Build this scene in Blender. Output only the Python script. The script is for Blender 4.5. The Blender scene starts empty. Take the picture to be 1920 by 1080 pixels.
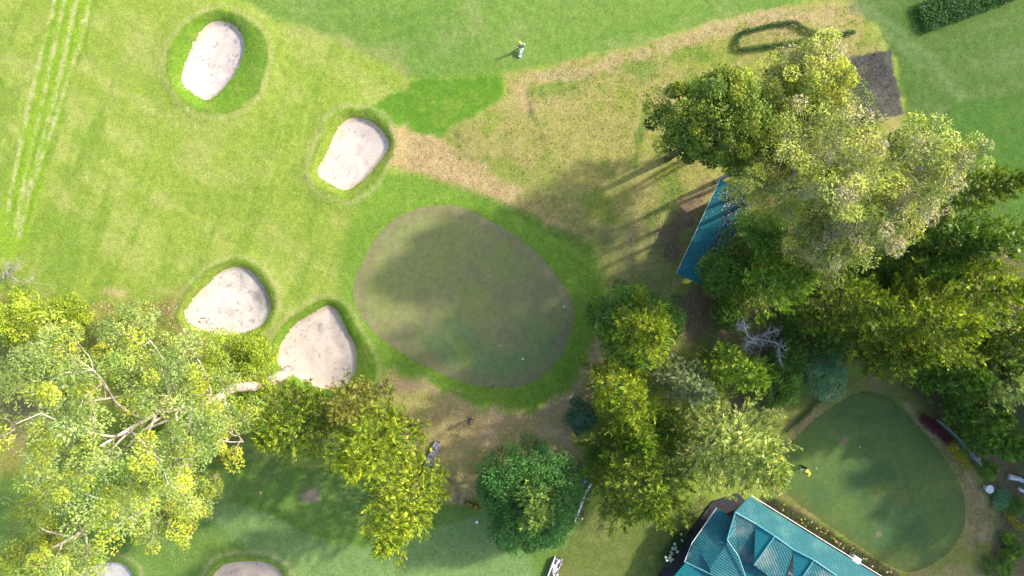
import bpy, bmesh, math, random
import numpy as np
from mathutils import Vector, Matrix
random.seed(7); RNG = np.random.default_rng(11)
R = math.radians
S = bpy.context.scene
COL = S.collection

# ------------------------------------------------------------------ camera, sky, sun, exposure
H = 60.0                      # drone height, metres
PPM = 1280.0 / H              # photo pixels per metre on the ground (1920 px wide photo)
cam = bpy.data.cameras.new('camera'); cam.sensor_width = 36; cam.lens = 24; cam.clip_end = 6000; cam.clip_start = 0.5
camo = bpy.data.objects.new('camera', cam); camo.location = (0, 0, H); COL.objects.link(camo); S.camera = camo
SUN_EL = 33.5
SUN_DIR = Vector((0.905 * math.cos(R(SUN_EL)), 0.425 * math.cos(R(SUN_EL)), math.sin(R(SUN_EL)))).normalized()
W = bpy.data.worlds.new('World'); S.world = W; W.use_nodes = True
nt = W.node_tree; nt.nodes.clear()
sky = nt.nodes.new('ShaderNodeTexSky'); sky.sky_type = 'NISHITA'; sky.sun_disc = False
sky.sun_elevation = R(SUN_EL); sky.sun_rotation = math.atan2(SUN_DIR.x, SUN_DIR.y)
sky.air_density = 1.0; sky.dust_density = 2.5; sky.ozone_density = 1.0
bg = nt.nodes.new('ShaderNodeBackground'); bg.inputs[1].default_value = 0.15
out = nt.nodes.new('ShaderNodeOutputWorld')
nt.links.new(sky.outputs[0], bg.inputs[0]); nt.links.new(bg.outputs[0], out.inputs[0])
sl = bpy.data.lights.new('sun', 'SUN'); sl.energy = 2.5; sl.angle = R(2.0); sl.color = (1.0, 0.92, 0.76)
so = bpy.data.objects.new('sun', sl); COL.objects.link(so)
so.rotation_euler = SUN_DIR.to_track_quat('Z', 'Y').to_euler(); so.location = SUN_DIR * 120
S.view_settings.view_transform = 'Standard'; S.view_settings.look = 'None'
S.view_settings.gamma = 1.0; S.view_settings.exposure = 1.69
S.render.engine = 'CYCLES'

# ------------------------------------------------------------------ helpers
def P(px, py, h=0.0):
    k = (H - h) / H / PPM
    return ((px - 960) * k, (540 - py) * k)
def PP(pts, h=0.0): return np.array([P(a, b, h) for a, b in pts])
def catmull(pts, n=8, closed=True):
    pts = np.asarray(pts, float); m = len(pts); o = []
    rng = range(m) if closed else range(m - 1)
    for i in rng:
        if closed: p0, p1, p2, p3 = pts[i-1], pts[i], pts[(i+1) % m], pts[(i+2) % m]
        else: p0, p1, p2, p3 = pts[max(i-1, 0)], pts[i], pts[i+1], pts[min(i+2, m-1)]
        for k in range(n):
            t = k / n
            o.append(0.5*((2*p1)+(-p0+p2)*t+(2*p0-5*p1+4*p2-p3)*t*t+(-p0+3*p1-3*p2+p3)*t**3))
    if not closed: o.append(pts[-1])
    return np.array(o)
def sdf(x, y, poly, closed=True, margin=6.0, near=False):
    """signed distance to a polygon (negative inside) or distance to a polyline"""
    x = np.asarray(x, float); y = np.asarray(y, float)
    d = np.full(x.shape, margin); nx = x.copy(); ny = y.copy()
    lo = poly.min(0) - margin; hi = poly.max(0) + margin
    idx = np.nonzero((x > lo[0]) & (x < hi[0]) & (y > lo[1]) & (y < hi[1]))[0]
    if len(idx):
        X = x[idx]; Y = y[idx]; best = np.full(len(idx), 1e9); bx = X.copy(); by = Y.copy(); ins = np.zeros(len(idx), bool)
        m = len(poly)
        for i in range(m if closed else m - 1):
            a = poly[i]; b = poly[(i+1) % m]; e = b - a; L = e @ e + 1e-12
            t = np.clip(((X-a[0])*e[0]+(Y-a[1])*e[1])/L, 0, 1)
            qx = a[0]+t*e[0]; qy = a[1]+t*e[1]; dd = (X-qx)**2+(Y-qy)**2
            k = dd < best; best[k] = dd[k]; bx[k] = qx[k]; by[k] = qy[k]
            if closed:
                c = (a[1] > Y) != (b[1] > Y)
                if abs(e[1]) > 1e-12: ins ^= c & (X < a[0] + (Y-a[1])*e[0]/e[1])
        dist = np.sqrt(best); dist[ins] *= -1
        d[idx] = np.minimum(dist, margin); nx[idx] = bx; ny[idx] = by
    return (d, nx, ny) if near else d
_T = np.random.default_rng(5).random((256, 256))
def vnoise(x, y, seed=0):
    x = x + seed*17.31; y = y + seed*9.77
    xi = np.floor(x).astype(int); yi = np.floor(y).astype(int); fx = x-xi; fy = y-yi
    fx = fx*fx*fx*(fx*(fx*6-15)+10); fy = fy*fy*fy*(fy*(fy*6-15)+10)
    g = lambda a, b: _T[a & 255, b & 255]
    return ((g(xi, yi)*(1-fx)+g(xi+1, yi)*fx)*(1-fy)+(g(xi, yi+1)*(1-fx)+g(xi+1, yi+1)*fx)*fy)*2-1
def fbm(x, y, f, o=4, seed=0, g=0.55):
    s = 0; a = 1; t = 0
    for k in range(o):
        c, s2 = math.cos(k*1.1), math.sin(k*1.1)
        s = s + a*vnoise((x*c-y*s2)*f, (x*s2+y*c)*f, seed+k*3.7); t += a; a *= g; f *= 2.03
    return s/t*1.5
def sm(a, b, v): t = np.clip((v-a)/(b-a), 0, 1); return t*t*(3-2*t)
def link(name, mesh, parent=None, mat=None):
    o = bpy.data.objects.new(name, mesh); COL.objects.link(o)
    if parent: o.parent = parent
    if mat: mesh.materials.append(mat)
    return o
def tag(o, label=None, cat=None, group=None, kind=None):
    if label: o['label'] = label
    if cat: o['category'] = cat
    if group: o['group'] = group
    if kind: o['kind'] = kind
    return o
def empty(name, loc, rz=0):
    o = bpy.data.objects.new(name, None); o.empty_display_size = 0.2; o.location = loc; o.rotation_euler = (0, 0, rz); COL.objects.link(o); return o
def npmesh(name, V, F, C=None, smooth=False):
    """V (n,3), F (m,k) int with constant k, C (n,3) colours"""
    me = bpy.data.meshes.new(name); V = np.ascontiguousarray(V, np.float32); F = np.ascontiguousarray(F, np.int32)
    n, k = F.shape
    me.vertices.add(len(V)); me.vertices.foreach_set('co', V.ravel())
    me.loops.add(n*k); me.loops.foreach_set('vertex_index', F.ravel())
    me.polygons.add(n); me.polygons.foreach_set('loop_start', np.arange(0, n*k, k, dtype=np.int32))
    if smooth: me.polygons.foreach_set('use_smooth', np.ones(n, bool))
    me.update(calc_edges=True)
    if C is not None:
        ca = me.color_attributes.new('Col', 'FLOAT_COLOR', 'POINT')
        ca.data.foreach_set('color', np.column_stack([C, np.ones(len(C))]).astype(np.float32).ravel())
    return me
class MB:
    """collects boxes, tubes and polygons into one mesh"""
    def __init__(s): s.v = []; s.f = []
    def poly(s, pts):
        b = len(s.v); s.v += [tuple(p) for p in pts]; s.f.append(tuple(range(b, b+len(pts)))); return s
    def hexa(s, p):     # 4 bottom + 4 top, counter clockwise
        b = len(s.v); s.v += [tuple(q) for q in p]
        for f in ((3,2,1,0),(4,5,6,7),(0,1,5,4),(1,2,6,5),(2,3,7,6),(3,0,4,7)): s.f.append(tuple(b+i for i in f))
        return s
    def box(s, c, d, rz=0, jit=0):
        cr, sr = math.cos(rz), math.sin(rz); q = []
        for z in (-1, 1):
            for a, b in ((-1,-1),(1,-1),(1,1),(-1,1)):
                X = a*d[0]/2+random.uniform(-jit, jit); Y = b*d[1]/2+random.uniform(-jit, jit)
                q.append((c[0]+X*cr-Y*sr, c[1]+X*sr+Y*cr, c[2]+z*d[2]/2+random.uniform(-jit, jit)))
        return s.hexa(q)
    def tube(s, pts, rad, n=6, cap=True):
        pts = [Vector(p) for p in pts]; rings = []
        for i, p in enumerate(pts):
            d = (pts[min(i+1, len(pts)-1)]-pts[max(i-1, 0)])
            d = d.normalized() if d.length > 1e-9 else Vector((0, 0, 1))
            u = d.orthogonal().normalized() if i == 0 else (u - d*u.dot(d)).normalized()
            w = d.cross(u); b = len(s.v); r = rad[i] if hasattr(rad, '__len__') else rad
            for k in range(n):
                a = 2*math.pi*k/n; s.v.append(tuple(p+(u*math.cos(a)+w*math.sin(a))*r))
            rings.append(b)
        for a, b in zip(rings, rings[1:]):
            for k in range(n): s.f.append((a+k, a+(k+1) % n, b+(k+1) % n, b+k))
        if cap: s.f.append(tuple(rings[0]+k for k in reversed(range(n)))); s.f.append(tuple(rings[-1]+k for k in range(n)))
        return s
    def lathe(s, c, prof, n=16):
        rings = []
        for r, z in prof:
            rings.append(len(s.v))
            for k in range(n): a = 2*math.pi*k/n; s.v.append((c[0]+r*math.cos(a), c[1]+r*math.sin(a), c[2]+z))
        for a, b in zip(rings, rings[1:]):
            for k in range(n): s.f.append((a+k, a+(k+1) % n, b+(k+1) % n, b+k))
        s.f.append(tuple(rings[0]+k for k in reversed(range(n)))); s.f.append(tuple(rings[-1]+k for k in range(n)))
        return s
    def build(s, name, mat, parent=None, smooth=False):
        me = bpy.data.meshes.new(name); me.from_pydata(s.v, [], s.f); me.update()
        if smooth: me.polygons.foreach_set('use_smooth', np.ones(len(me.polygons), bool))
        return link(name, me, parent, mat)

# ------------------------------------------------------------------ materials
def mat(name):
    m = bpy.data.materials.new(name); m.use_nodes = True; n = m.node_tree
    return m, n, n.nodes['Principled BSDF'], n.nodes.new('ShaderNodeTexCoord')
def noise_tex(n, tc, scale, detail=4, coord='Object', rough=0.6):
    t = n.nodes.new('ShaderNodeTexNoise'); t.inputs['Scale'].default_value = scale; t.inputs['Detail'].default_value = detail
    t.inputs['Roughness'].default_value = rough; n.links.new(tc.outputs[coord], t.inputs['Vector']); return t
def ramp(n, src, a, b, ca, cb):
    r = n.nodes.new('ShaderNodeValToRGB'); r.color_ramp.elements[0].position = a; r.color_ramp.elements[1].position = b
    r.color_ramp.elements[0].color = (*ca, 1); r.color_ramp.elements[1].color = (*cb, 1); n.links.new(src, r.inputs[0]); return r
def mul(n, a, b, mode='MULTIPLY', fac=1.0):
    m = n.nodes.new('ShaderNodeMix'); m.data_type = 'RGBA'; m.blend_type = mode; m.inputs[0].default_value = fac
    for s, k in ((a, 6), (b, 7)):
        if isinstance(s, tuple): m.inputs[k].default_value = (*s, 1)
        else: n.links.new(s, m.inputs[k])
    return m.outputs[2]
def vcol_mat(name, scales, lo, hi, bump, bscale, rough=0.95):
    m, n, p, tc = mat(name); a = n.nodes.new('ShaderNodeAttribute'); a.attribute_name = 'Col'; c = a.outputs['Color']
    for i, s in enumerate(scales):
        t = noise_tex(n, tc, s, 3); r = ramp(n, t.outputs[0], 0.3, 0.7, lo[i], hi[i]); c = mul(n, c, r.outputs[0])
    n.links.new(c, p.inputs['Base Color']); p.inputs['Roughness'].default_value = rough; p.inputs['Specular IOR Level'].default_value = 0.15
    t = noise_tex(n, tc, bscale, 4); b = n.nodes.new('ShaderNodeBump'); b.inputs['Strength'].default_value = 1.0; b.inputs['Distance'].default_value = bump
    n.links.new(t.outputs[0], b.inputs['Height']); n.links.new(b.outputs[0], p.inputs['Normal']); return m
M = {}
M['grass'] = vcol_mat('grass', (1.3, 4.5, 12.0), ((.88, .90, .84), (.80, .83, .78), (.66, .68, .66)), ((1.11, 1.08, 1.14), (1.18, 1.14, 1.2), (1.32, 1.28, 1.32)), 0.04, 8.0)
M['green'] = vcol_mat('close_mown_turf', (2.0, 13.0), ((.88, .9, .88), (.74, .75, .76)), ((1.12, 1.1, 1.1), (1.24, 1.22, 1.2)), 0.008, 12.0)
M['sand'] = vcol_mat('sand', (5.0, 16.0), ((.94, .93, .92), (.88, .87, .86)), ((1.03, 1.03, 1.03), (1.08, 1.08, 1.08)), 0.03, 5.0)
M['blade'] = vcol_mat('grass_blade', (3.0,), ((.8, .8, .8),), ((1.2, 1.2, 1.2),), 0.0, 5.0)
def leaf_mat(name, trans=0.2, rough=0.55):
    m, n, p, tc = mat(name); a = n.nodes.new('ShaderNodeAttribute'); a.attribute_name = 'Col'
    n.links.new(a.outputs['Color'], p.inputs['Base Color']); p.inputs['Roughness'].default_value = rough; p.inputs['Specular IOR Level'].default_value = 0.25
    t = n.nodes.new('ShaderNodeBsdfTranslucent'); n.links.new(mul(n, a.outputs['Color'], (1.5, 1.5, 0.7)), t.inputs[0])
    x = n.nodes.new('ShaderNodeMixShader'); x.inputs[0].default_value = trans
    n.links.new(p.outputs[0], x.inputs[1]); n.links.new(t.outputs[0], x.inputs[2]); n.links.new(x.outputs[0], n.nodes['Material Output'].inputs[0]); return m
M['leaf'] = leaf_mat('leaf')
def plain(name, c, rough=0.7, var=0.25, scale=6.0, metal=0.0, bump=0.0, spec=0.4, c2=None):
    m, n, p, tc = mat(name); t = noise_tex(n, tc, scale, 5)
    c2 = c2 or tuple(min(1, v*(1+var)) for v in c)
    r = ramp(n, t.outputs[0], 0.35, 0.68, tuple(v*(1-var) for v in c), c2)
    n.links.new(r.outputs[0], p.inputs['Base Color']); p.inputs['Roughness'].default_value = rough
    p.inputs['Metallic'].default_value = metal; p.inputs['Specular IOR Level'].default_value = spec
    if bump:
        b = n.nodes.new('ShaderNodeBump'); b.inputs['Distance'].default_value = bump; n.links.new(t.outputs[0], b.inputs['Height']); n.links.new(b.outputs[0], p.inputs['Normal'])
    return m
M['bark'] = plain('bark', (.11, .085, .06), .9, .4, 5, bump=.03)
M['gum_bark'] = plain('gum_bark', (.30, .21, .15), .8, .35, 1.6, bump=.02, c2=(.52, .45, .39))
M['pale_bark'] = plain('pale_bark', (.26, .23, .2), .9, .35, 3)
M['dead_wood'] = plain('dead_wood', (.34, .345, .36), .9, .3, 6)
M['stone'] = plain('stone', (.17, .17, .2), .95, .5, 7, bump=.03, c2=(.4, .4, .44))
M['pale_stone'] = plain('pale_stone', (.42, .43, .46), .9, .3, 5)
M['white'] = plain('white_paint', (.72, .72, .72), .6, .08, 8)
M['wall'] = plain('rendered_wall', (.4, .38, .34), .9, .12, 4)
M['paving_and_shade'] = plain('paving_and_shade', (.022, .022, .03), .8, .4, 3)  # near black; the tone also carries the shade under the trees
M['soil'] = plain('soil', (.05, .038, .032), 1.0, .5, 4, bump=.03)

# ------------------------------------------------------------------ outlines traced from the photograph (photo pixels on the ground)
SAND = [
 [(408,38),(440,48),(456,75),(452,110),(440,135),(418,165),(390,186),(370,180),(345,160),(340,142),(352,105),(365,75),(385,48)],
 [(660,220),(690,225),(715,243),(728,268),(720,290),(700,315),(675,340),(648,356),(622,346),(600,332),(596,315),(610,290),(625,255),(640,232)],
 [(442,500),(470,510),(495,540),(506,570),(500,595),(480,615),(430,628),(390,622),(360,608),(346,590),(355,570),(380,540),(410,512)],
 [(612,573),(632,585),(650,620),(665,650),(667,690),(652,718),(615,730),(580,722),(545,702),(518,680),(525,645),(550,610),(580,590)],
 [(143,1082),(180,1058),(220,1055),(241,1066),(250,1088),(245,1112),(190,1128),(150,1108)],
 [(398,1082),(420,1060),(460,1053),(500,1056),(527,1074),(532,1097),(500,1122),(430,1122),(400,1102)]]
RING = [
 [(415,22),(455,35),(488,60),(502,95),(497,140),(480,178),(445,206),(410,214),(375,208),(345,188),(325,160),(317,130),(322,95),(340,65),(370,38)],
 [(648,207),(700,214),(728,236),(738,262),(733,292),(715,322),(690,350),(660,370),(625,365),(596,350),(585,325),(592,290),(608,252),(622,222)],
 [(442,489),(476,499),(506,532),(518,570),(508,602),(484,626),(430,638),(385,632),(350,616),(334,592),(344,563),(370,530),(403,501)],
 [(608,562),(640,570),(664,605),(686,645),(702,685),(690,728),(620,745),(575,736),(535,714),(508,684),(515,640),(543,600),(576,578)],
 [(130,1082),(176,1049),(222,1046),(250,1060),(262,1090),(255,1122),(190,1140),(138,1115)],
 [(386,1082),(414,1051),(460,1043),(505,1046),(537,1068),(544,1099),(508,1134),(425,1134),(388,1108)]]
DEPTH = [.62, .48, .45, .55, .4, .4]
GREENS = [
 [(815,385),(870,390),(930,420),(985,455),(1030,500),(1060,540),(1076,580),(1072,620),(1050,670),(1015,705),(985,722),(940,727),(880,720),(820,697),(760,665),(710,630),(680,595),(664,560),(664,530),(685,480),(710,440),(750,405)],
 [(1600,737),(1640,735),(1672,748),(1700,775),(1735,815),(1770,860),(1798,905),(1810,950),(1805,995),(1780,1035),(1740,1062),(1700,1072),(1650,1050),(1590,1010),(1530,968),(1480,930),(1462,890),(1475,840),(1510,800),(1555,765)]]
sandP = [catmull(PP(p)) for p in SAND]; ringP = [catmull(PP(p)) for p in RING]; greenP = [catmull(PP(p)) for p in GREENS]
def height(x, y):
    x = np.atleast_1d(np.asarray(x, float)).ravel(); y = np.atleast_1d(np.asarray(y, float)).ravel()
    z = 0.25*fbm(x, y, .05, 2, 3) * sm(90, 50, np.hypot(x, y))
    far = sm(80, 400, np.hypot(x, y)); z = z + far*6*fbm(x, y, .006, 3, 8)
    for g in greenP:
        d = sdf(x, y, g, margin=5.0); z = z + 0.22*sm(3.2, -1.5, d)
    for s, r, D in zip(sandP, ringP, DEPTH):
        ds = sdf(x, y, s, margin=5.0); do = sdf(x, y, r, margin=5.0)
        t = np.clip(ds/(ds-do+1e-6), 0, 1); tt = t*(1.55-.55*t)
        bank = (-D+.30)*(1-tt)+.16*tt
        outer = .16*np.exp(-np.maximum(do, 0)**2/1.2)
        floor = -D+.30-.28*sm(0, .3, -ds)-.2*sm(0, 1.8, -ds)
        z = z + np.where(ds < 0, floor, np.where(do < 0, bank, outer))
    return z
def hz(x, y): return float(height([x], [y])[0])
def G(px, py): x, y = P(px, py); return (x, y, hz(x, y))

# ------------------------------------------------------------------ turf colours (albedo: species, mowing, drought, and tree shade put into some lawns)
def lerp(a, b, t): return a+(np.asarray(b)-a)*np.asarray(t)[:, None]
_fc = {}
def FINE(x, y):
    k = (len(x), float(x[0]) if len(x) else 0)
    if k not in _fc: _fc.clear(); _fc[k] = fbm(x, y, 2.6, 3, 99)
    return _fc[k]
def pmask(x, y, pts, w=.5, jit=.5, seed=0, closed=True, width=0, smooth=True):
    p = PP(pts); p = catmull(p, 6, closed) if smooth else p
    d = sdf(x, y, p, closed)
    d = d + jit*fbm(x, y, .9, 3, seed)+.10*FINE(x, y)
    return sm(width+w, width-w, d)
def turf(x, y):
    n1 = fbm(x, y, .11, 3, 1); n2 = fbm(x, y, .45, 4, 2); n3 = fbm(x, y, 1.7, 3, 3); n4 = fbm(x, y, 4.5, 2, 4)
    def streak(ang, a, b, seed): c, s = math.cos(ang), math.sin(ang); u = x*c+y*s; v = -x*s+y*c; return fbm(u*a, v*b, 1., 3, seed)
    s1 = streak(1.25, .12, 1.1, 5); s2 = streak(-.55, .10, .8, 6); s3 = streak(.25, .1, .9, 7)
    c = np.tile(np.array((.158, .218, .030)), (len(x), 1))
    # main fairway: pale yellow-green with bleached mottling
    c = lerp(c, (.205, .242, .052), sm(-.3, .9, n2*.7+s2*.7)); c = lerp(c, (.125, .19, .024), sm(.1, 1.0, n1*.6+s1*.8-n2*.3))
    c = lerp(c, (.235, .235, .08), .38*sm(.3, 1.1, fbm(x, y, .5, 4, 21)))
    def put(col, m, k=1.0): nonlocal c; c = lerp(c, col, np.clip(m*k, 0, 1))
    # upper fairway
    m = pmask(x, y, [(470,-60),(490,20),(590,58),(690,98),(779,147),(860,146),(950,139),(1000,128),(1190,86),(1300,52),(1400,25),(1500,2),(1540,-60)], .35, .25, 31)
    put((.102, .172, .03), m); put((.14, .185, .052), m*sm(.0, .9, n2+s3*.5), .75); put((.072, .155, .02), m*sm(.1, .9, s3-n2*.4), .6)
    put((.20, .21, .07), pmask(x, y, [(560,60),(640,78),(710,100),(762,138)], .7, .5, 32, False, .25), .75)
    put((.06, .135, .02), pmask(x, y, [(700,-30),(610,30),(760,60),(900,120)], 1.2, 1.2, 33, False, .6), .35)
    # dark wedge of longer grass
    m = pmask(x, y, [(783,149),(860,147),(946,140),(950,178),(905,213),(852,238),(822,263),(775,252),(735,238),(690,206),(715,185)], .4, .5, 34, smooth=False)
    put((.070, .158, .012), m); put((.105, .175, .02), m*sm(.0, .9, n3*.6+n2*.6), .8)
    # dry rough in the middle
    m = pmask(x, y, [(950,142),(1060,118),(1190,90),(1310,52),(1420,20),(1600,-5),(1645,60),(1690,190),(1700,400),(1500,560),(1400,700),(1300,720),(1170,640),(1128,500),(1095,468),(1000,420),(960,392),(730,310),(735,240),(822,263),(852,238),(905,213),(950,178)], .25, .25, 35, smooth=False)
    dry = np.array((.205, .195, .056)); put(dry, m)
    put((.14, .178, .028), m*sm(-.25, .55, n2*.8+n3*.55), .85); put((.25, .205, .09), m*sm(.1, .9, fbm(x, y, .5, 4, 36)+n3*.3), .5)
    put((.085, .15, .018), pmask(x, y, [(1010,170),(1090,150),(1170,135),(1260,110),(1320,100)], .8, 1.2, 37, False, .35), .7)
    put((.275, .215, .11), pmask(x, y, [(985,150),(1100,132),(1190,108),(1300,70),(1420,38),(1560,25),(1620,10)], .5, .9, 38, False, .35), .7)
    put((.07, .12, .018), pmask(x, y, [(1216,182),(1209,225),(1196,270),(1190,320)], .3, .35, 39, False, .28), .85)
    put((.06, .08, .025), pmask(x, y, [(985,175),(995,215),(1010,240),(1020,262)], .25, .4, 40, False, .2), .8)
    put((.09, .12, .03), pmask(x, y, [(860,255),(858,280),(875,298),(900,304),(915,295)], .25, .4, 41, False, .15), .6)
    put((.08, .135, .02), pmask(x, y, [(1240,470),(1215,440),(1235,395),(1265,350)], .7, 1.1, 42, False, .4), .6)
    # straw coloured tongue and bare strip
    m = pmask(x, y, [(733,240),(765,241),(820,262),(880,300),(925,330),(968,362),(962,390),(900,362),(820,334),(765,322),(730,308),(722,288)], .45, .55, 43, smooth=False)
    put((.285, .215, .095), m); put((.33, .265, .14), m*sm(0, .9, n3+n2*.3), .7)
    put((.28, .2, .09), pmask(x, y, [(960,385),(1030,410),(1060,425),(1050,400)], .5, .8, 44, False, .3), .5)
    put((.30, .21, .12), pmask(x, y, [(978,158),(980,185),(990,220)], .5, .7, 45, False, .3), .55)
    # earth near the shed
    put((.115, .08, .055), pmask(x, y, [(1330,345),(1280,375),(1240,420),(1225,460),(1260,490),(1300,420),(1345,360)], .7, 1.0, 46), .8)
    put((.13, .13, .06), pmask(x, y, [(1130,430),(1160,470),(1180,520),(1250,560)], .9, 1.0, 47, False, .8), .6)
    # apron round the green
    m = pmask(x, y, [(700,330),(760,330),(850,346),(930,378),(1000,414),(1060,443),(1105,470),(1126,505),(1126,565),(1112,640),(1088,698),(1042,742),(985,766),(925,766),(862,750),(805,722),(735,700),(700,712),(690,670),(668,610),(640,560),(640,500),(660,420)], .5, .3, 48)
    put((.094, .178, .018), m, .85); put((.13, .21, .024), m*sm(0, .9, n2), .6)
    put((.068, .145, .014), pmask(x, y, [(900,372),(985,405),(1060,440),(1100,465)], .2, .3, 49, False, .4), .6)
    # dry ground south of the green
    m = pmask(x, y, [(715,712),(760,714),(820,735),(880,762),(930,776),(990,776),(1050,750),(1092,700),(1118,630),(1132,560),(1150,560),(1140,660),(1120,720),(1105,780),(1092,850),(1065,905),(900,930),(860,965),(815,955),(780,860),(735,790)], .4, .5, 50)
    put((.275, .225, .095), m); put((.215, .22, .058), m*sm(-.1, .7, n2*.9+n3*.4), .85); put((.34, .25, .135), m*sm(.1, 1., fbm(x, y, .4, 3, 51)), .7)
    put((.29, .205, .12), pmask(x, y, [(730,712),(800,728),(850,748),(900,772),(985,782),(1060,752),(1110,690),(1132,580)], .45, .8, 52, False, .3), .7)
    put((.15, .10, .07), pmask(x, y, [(840,900),(858,930),(852,975),(845,1000)], .4, .6, 53, False, .3), .7)
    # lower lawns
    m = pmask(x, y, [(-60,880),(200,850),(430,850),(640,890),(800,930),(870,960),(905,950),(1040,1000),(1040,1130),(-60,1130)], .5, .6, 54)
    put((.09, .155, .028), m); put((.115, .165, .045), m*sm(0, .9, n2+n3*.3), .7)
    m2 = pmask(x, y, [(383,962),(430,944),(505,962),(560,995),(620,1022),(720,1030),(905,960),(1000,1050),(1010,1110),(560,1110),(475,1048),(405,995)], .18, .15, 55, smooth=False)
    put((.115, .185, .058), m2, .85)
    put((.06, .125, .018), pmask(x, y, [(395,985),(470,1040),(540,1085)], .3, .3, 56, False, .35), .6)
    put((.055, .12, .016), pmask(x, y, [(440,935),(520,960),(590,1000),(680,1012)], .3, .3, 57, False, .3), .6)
    for a, b, r in ((580,930,18),(1112,1012,18),(1197,1020,14),(1092,1062,16),(1150,1068,14)):
        X, Y = P(a, b); put((.20, .15, .115), sm(1.3, .5, np.hypot(x-X, y-Y)/(r/PPM)+.5*n3), .85)
    put((.30, .22, .13), pmask(x, y, [(200,548),(235,550)], .5, .4, 58, False, .2), .8); put((.27, .2, .12), pmask(x, y, [(290,548),(320,542)], .4, .4, 58, False, .1), .6)
    # rough ground below the trees on the left
    m = pmask(x, y, [(-60,560),(60,560),(130,575),(200,565),(290,568),(340,545),(360,540),(345,600),(400,640),(520,660),(515,720),(420,860),(200,850),(-60,880)], .5, .6, 59)
    put((.17, .18, .035), m); put((.20, .15, .075), m*sm(.1, .8, n2+n3*.5), .7); put((.1, .14, .02), m*sm(.2, .9, -n2+n3*.5), .7)
    # south east lawn beside the club house, shade darkened into its colour
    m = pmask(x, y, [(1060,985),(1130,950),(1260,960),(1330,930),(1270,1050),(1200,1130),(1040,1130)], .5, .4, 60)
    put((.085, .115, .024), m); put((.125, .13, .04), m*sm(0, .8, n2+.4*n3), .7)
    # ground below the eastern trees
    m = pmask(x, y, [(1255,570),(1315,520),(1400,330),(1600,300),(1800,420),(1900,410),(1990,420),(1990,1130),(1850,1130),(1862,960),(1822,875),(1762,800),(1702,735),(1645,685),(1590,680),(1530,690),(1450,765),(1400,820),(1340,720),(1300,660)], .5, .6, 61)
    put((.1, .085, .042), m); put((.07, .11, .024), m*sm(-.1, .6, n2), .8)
    # apron of the garden green
    m = pmask(x, y, [(1440,790),(1520,735),(1600,705),(1650,690),(1705,740),(1765,805),(1822,880),(1858,950),(1865,1000),(1845,1060),(1830,1130),(1640,1130),(1640,1060),(1540,985),(1462,940),(1440,880)], .3, .25, 62)
    put((.13, .15, .034), m); put((.19, .155, .07), m*sm(-.1, .7, n2+.3), .8)
    put((.25, .19, .105), pmask(x, y, [(1700,760),(1770,835),(1820,900),(1848,955),(1842,1010)], .5, .5, 63, False, .25), .8)
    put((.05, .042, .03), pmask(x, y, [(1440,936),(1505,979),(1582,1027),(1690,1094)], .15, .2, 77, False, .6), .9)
    # north east lawns, deep green: tree shade put into the albedo
    m = pmask(x, y, [(1590,-60),(1610,10),(1650,60),(1672,100),(1690,190),(1700,300),(1800,420),(1990,440),(1990,-60)], .4, .4, 64)
    put((.056, .104, .02), m); put((.08, .12, .036), m*sm(-.1, .9, s3+n3*.3), .75); put((.042, .092, .014), m*sm(.1, .9, n2-s2*.4), .6)
    put((.09, .135, .044), pmask(x, y, [(1560,-30),(1640,30),(1720,100),(1770,150),(1800,190),(1770,215)], .6, .6, 65, False, .55), .75)
    put((.046, .105, .016), pmask(x, y, [(1650,40),(1700,85),(1760,150)], .25, .3, 66, False, .2), .6)
    m = pmask(x, y, [(1762,225),(1795,200),(1840,187),(1930,180),(2000,180),(2000,420),(1900,400),(1830,330),(1780,280)], .2, .15, 67)
    put((.045, .105, .015), m); put((.062, .118, .018), m*sm(0, .9, n2), .6)
    put((.038, .09, .014), pmask(x, y, [(1762,225),(1795,200),(1840,187),(1930,180),(2000,180)], .15, .2, 68, False, .14), .7)
    # dark cultivated plot
    m = pmask(x, y, [(1590,106),(1668,95),(1694,215),(1600,235)], .1, .08, 69, smooth=False)
    put((.07, .07, .052), m); put((.042, .04, .038), m*sm(-.2, .6, n2+.4*n3), .8)
    # wheel tracks on the left
    trk = [((108,-10),(85,90),(60,190),(35,310),(15,420)), ((127,-10),(103,100),(82,200),(58,300),(30,440)), ((150,-10),(128,90),(110,170),(80,270),(50,380)), ((174,-10),(155,80),(133,140),(105,230),(70,330),(40,440))]
    put((.145, .235, .016), pmask(x, y, [(140,-10),(118,90),(95,190),(62,300),(25,450)], .3, .4, 70, False, 1.45), .9)
    for i, t in enumerate(trk):
        put((.31, .30, .13), pmask(x, y, t, .14, .16, 71+i, False, .12)*sm(-1.3, .1, n4+n3*.5), .75)
        put((.09, .18, .012), pmask(x, y, [(a+9, b) for a, b in t], .15, .15, 75+i, False, .1), .6)
    # tall grass inside the bunker rings
    for i, (s, r) in enumerate(zip(sandP, ringP)):
        ds = sdf(x, y, s, margin=4.); do = sdf(x, y, r, margin=4.)
        k = sm(.12, -.15, do+.12*n3)
        put((.092, .185, .014) if i in (0, 3) else (.14, .2, .024), k, .85); put((.17, .19, .045), k*sm(.2, 1.0, n3+n2*.4), .5)
        put((.07, .13, .018), sm(.2, .04, np.abs(do+.08*n3))*sm(-.6, .3, n2), .6)
        put((.24, .235, .10), sm(.25, .08, np.abs(do-.42+.15*n3)), .45)
    return np.clip(c*(1+.05*n4[:, None]), .012, .8)
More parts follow.
